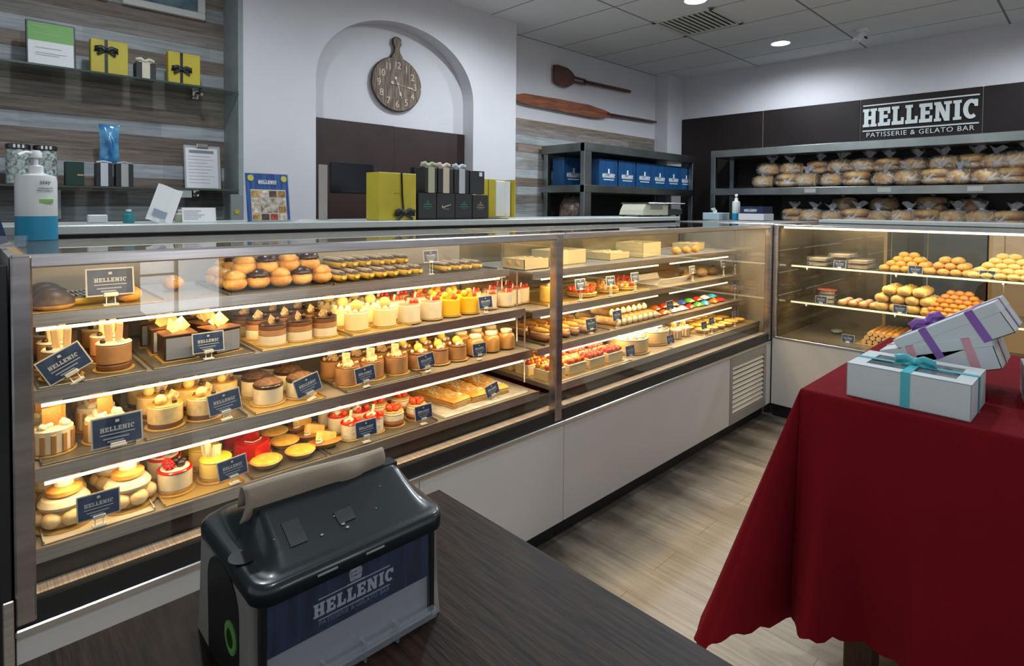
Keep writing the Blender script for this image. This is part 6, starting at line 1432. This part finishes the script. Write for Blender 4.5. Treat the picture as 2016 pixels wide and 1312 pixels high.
# ============================================================ RED CLOTH TABLE WITH GIFT BOXES
TX0, TX1, TY0, TY1 = 1.833, 2.85, -.72, .630
rt = thing('side_table', 'wooden table hidden under the deep red cloth', 'table', (0, 0, 0))
LW = mat('table_leg_wood', (.085, .040, .018), .5, vary=.2, stretch=(8, 8, 1))
MB().box((TX0+.01, TY0+.01, TZ-.03), (TX1-.01, TY1-.01, TZ-.003)).build('tabletop', LW, rt)
for x, y in ((2.02, .50), (TX1-.15, .50), (2.02, TY0+.12), (TX1-.15, TY0+.12)): MB().box((x-.04, y-.04, 0), (x+.04, y+.04, TZ-.031), .004).build('leg', LW, rt)
CLOTH = mat('deep_red_cloth', (.155, .003, .0080), .9, spec=.15, vary=.06, vscale=4, bump=.12, bscale=220)
def cloth():
    # walk the table edge; corners fan out into cones
    path = []      # (x, y, nx, ny, corner parameter 0..1 or None, arc)
    rx, ry = TX1-TX0, TY1-TY0; cs = [(TX0, TY0), (TX0, TY1), (TX1, TY1), (TX1, TY0)]
    ns = [(-1, 0), (0, 1), (1, 0), (0, -1)]; arc = 0
    for i in range(4):
        a = Vector(cs[i]); b_ = Vector(cs[(i+1) % 4]); nrm = Vector(ns[i]); Ls = (b_-a).length; N = int(Ls/.0125)
        for k_ in range(N+1):
            p = a+(b_-a)*k_/N; path.append((p.x, p.y, nrm.x, nrm.y, None, min(k_, N-k_)/N*Ls, (k_/N*Ls, Ls, i)))
        n2 = Vector(ns[(i+1) % 4]); NC_ = 56
        for k_ in range(1, NC_):
            th = PI/2*k_/NC_; d = nrm*math.cos(th)+n2*math.sin(th); path.append((b_.x, b_.y, d.x, d.y, th, 0, (0, 0, i)))
    NV = 44; OV = .665; V = []; s_arc = 0; prevp = None
    for idx, (x, y, nx, ny, th, dist, info) in enumerate(path):
        if th is None:
            s_along, Ls, i = info; Ln = OV; de = min(s_along, Ls-s_along)
            # swelling fold close to each corner, soft waves elsewhere
            f1 = .115*math.exp(-((de-.075)/.05)**2)+.035*math.exp(-((de-.31)/.03)**2)
            wave = .016*math.sin(s_along*9+i)+.010*math.sin(s_along*21+1.3*i)
            flare = .045+wave+f1
            shift = 0.05*math.exp(-(de/.10)**2)
            tx_, ty_ = (1 if s_along > Ls/2 else -1)*0, 0
            sc_ = idx*.0125
            col = []
            for j in range(NV+1):
                t = j/NV; o_ = flare*(t**1.25); dd = math.sqrt(max(1e-6, (Ln*t)**2-(o_)**2)) if t > 0 else 0
                col.append((x+nx*o_, y+ny*o_, TZ-dd))
        else:
            i = info[2]; u = th/(PI/2); prof = math.sin(2*th)
            Ln = OV/max(math.cos(th), math.sin(th)); Ln = min(Ln, .83) if u < .5 else min(Ln, .845)
            fl = .045+.26*prof**1.6-.11*math.exp(-((u-.15)/.08)**2)-.11*math.exp(-((u-.85)/.08)**2)
            col = []
            for j in range(NV+1):
                t = j/NV; o_ = max(0, fl*(t**1.0)) if fl > 0 else fl*t; dd = math.sqrt(max(1e-6, (Ln*t)**2-o_**2)) if t > 0 else 0
                col.append((x+nx*o_, y+ny*o_, TZ-dd))
        # scalloped hem
        if prevp is not None: s_arc += (Vector(col[-1])-Vector(prevp)).length
        prevp = col[-1]
        sc_ = .016*abs(math.sin(s_arc*PI/.085)); 
        col = [(px_, py_, pz-(sc_-.008)*max(0, (j/NV-.9)/.1)) for j, (px_, py_, pz) in enumerate(col)]
        # rounded edge: first ring starts a touch inside
        V.append([(x-nx*.004, y-ny*.004, TZ+.0035), (x, y, TZ+.0025), (x+nx*.003, y+ny*.003, TZ-.001)]+[(a+nx*.0035, b2+ny*.0035, c2) for a, b2, c2 in col[1:]])
    k = MB(); n_ = len(V); m_ = len(V[0]); base_ = [k.vs(c_) for c_ in V]
    for i in range(n_):
        A = base_[i]; B = base_[(i+1) % n_]
        for j in range(m_-1): k.face([A+j, B+j, B+j+1, A+j+1], True)
    # top sheet
    xs_ = [TX0+.004, TX1-.004]; ys_ = [TY0+.004, TY1-.004]
    k.face([k.vs([(x, y, TZ+.0035)]) for x, y in ((xs_[0], ys_[0]), (xs_[1], ys_[0]), (xs_[1], ys_[1]), (xs_[0], ys_[1]))])
    return k.build('tablecloth', CLOTH)
tag(cloth(), 'deep red scalloped tablecloth draped over the table at right', 'tablecloth')

BOXW = mat('box_white_card', (.56, .60, .60), .5)
BOXI = mat('box_shadow_inside', (.10, .09, .08), .7)
TEAL = mat('turquoise_ribbon', (.08, .44, .50), .35, coat=.2)
PURP = mat('purple_ribbon', (.24, .10, .38), .35, coat=.2)
PINKR = mat('pink_ribbon', (.62, .30, .34), .4, coat=.2)
def gift_box(label, L_, W_b, H_b, rib, window=True, bow=True, ring=(0.0,)):
    t = thing('pastry_gift_box', label, 'gift box', (0, 0, 0))
    k = MB(); k.box((-L_/2, -W_b/2, 0), (L_/2, W_b/2, .002))
    for b_ in (((-L_/2, -W_b/2, 0), (L_/2, -W_b/2+.002, H_b)), ((-L_/2, W_b/2-.002, 0), (L_/2, W_b/2, H_b)), ((-L_/2, -W_b/2, 0), (-L_/2+.002, W_b/2, H_b)), ((L_/2-.002, -W_b/2, 0), (L_/2, W_b/2, H_b))): k.box(*b_)
    k.build('box_body', BOXW, t)
    k = MB(); mg = .038; a, c = L_/2, W_b/2
    if window:
        for b_ in (((-a, -c, H_b-.002), (a, -c+mg, H_b+.0008)), ((-a, c-mg, H_b-.002), (a, c, H_b+.0008)), ((-a, -c+mg, H_b-.002), (-a+mg, c-mg, H_b+.0008)), ((a-mg, -c+mg, H_b-.002), (a, c-mg, H_b+.0008))): k.box(*b_)
        k.build('lid_frame', BOXW, t); MB().box((-a+mg-.002, -c+mg-.002, H_b-.003), (a-mg+.002, c-mg+.002, H_b-.0024)).build('lid_window', ACRY, t)
    else: k.box((-a-.001, -c-.001, H_b-.03), (a+.001, c+.001, H_b+.0008), .001); k.build('lid', BOXW, t)
    rb = MB(); rw_ = .011
    for r0 in ring:
        rb.box((r0-rw_, -c-.0016, -.0), (r0+rw_, -c-.0004, H_b+.002)); rb.box((r0-rw_, c+.0004, 0), (r0+rw_, c+.0016, H_b+.002)); rb.box((r0-rw_, -c-.0016, H_b+.0012), (r0+rw_, c+.0016, H_b+.0024))
    rb.box((-a-.0022, -rw_*.8, 0), (-a-.0014, rw_*.8, H_b+.002)); rb.box((a+.0014, -rw_*.8, 0), (a+.0022, rw_*.8, H_b+.002)); rb.box((-a-.0022, -rw_*.8, H_b+.0014), (a+.0022, rw_*.8, H_b+.0028))
    rb.build('ribbon', rib, t)
    if bow: ribbon_bow(t, rib, .062, (ring[0], 0, H_b+.012), (0, 0, 0))
    return t
b1 = gift_box('white window box with turquoise ribbon bow on the near corner of the red cloth', .288, .215, .095, TEAL, ring=(.0,))
b1.location = (1.972, .371, TZ+.0045); b1.rotation_euler = (0, 0, math.radians(-90-1.0))
for i, (x, m_) in enumerate(((-.085, BISC), (-.03, NUTS), (.05, PINKT), (.10, CREAMW))):
    o = MB().ball((0, 0, .03), .036, 14, 9, .08, (1, 1.4, 1.0), seed=i, cut=-.75).build('boxed_sweet', m_, b1); o.location = (x, 0, .005)
def tilt_box(o, c, ang, rz=-90):
    M_ = Matrix.Translation(c) @ Matrix.Rotation(math.radians(ang), 4, 'X') @ Matrix.Rotation(math.radians(rz), 4, 'Z') @ Matrix.Translation((0, 0, -.0475))
    o.rotation_mode = 'XYZ'; o.location = M_.translation; o.rotation_euler = M_.to_euler()
b2 = gift_box('white box with pink ribbon propped under the purple ribbon box', .285, .20, .095, PINKR, window=False, bow=False, ring=(-.06, .085))
tilt_box(b2, (2.225, .345, .997), -19)
b3 = gift_box('white box with two purple ribbon bands leaning steeply on the other boxes', .285, .20, .092, PURP, window=False, ring=(-.055, .075))
tilt_box(b3, (2.225, .315, 1.072), -32)
b4 = gift_box('white box lying at the right edge of frame under the stack', .285, .20, .095, PINKR, window=False, bow=False)
b4.location = (2.235, .015, TZ+.0045); b4.rotation_euler = (0, 0, math.radians(-82))
b5 = gift_box('upper white box with pink bow cut by the right frame edge', .285, .20, .095, PINKR, window=False)
b5.location = (2.25, -.02, TZ+.102); b5.rotation_euler = (0, 0, math.radians(-97))

# ============================================================ SHOP ENTRANCE BEHIND THE PHOTOGRAPHER (seen only as a reflection in the glass)
en = thing('window_1', 'x', 'x', (1.47, -2.60, 0)); del en['label']; del en['category']; en['kind'] = 'structure'
AL = mat('door_aluminium', (.10, .10, .11), .4, .6)
k = MB(); k.box((-.42, -.03, 0), (-.33, .02, 2.2)); k.box((.33, -.03, 0), (.42, .02, 2.2)); k.box((-.33, -.03, 0), (.33, .02, .46)); k.box((-.06, -.03, .46), (-.035, .02, 1.22)); k.box((-.33, -.03, 1.22), (.33, .02, 2.2)); k.box((-.33, -.02, .80), (-.06, .0, .82)); k.build('window_frame', AL, en)
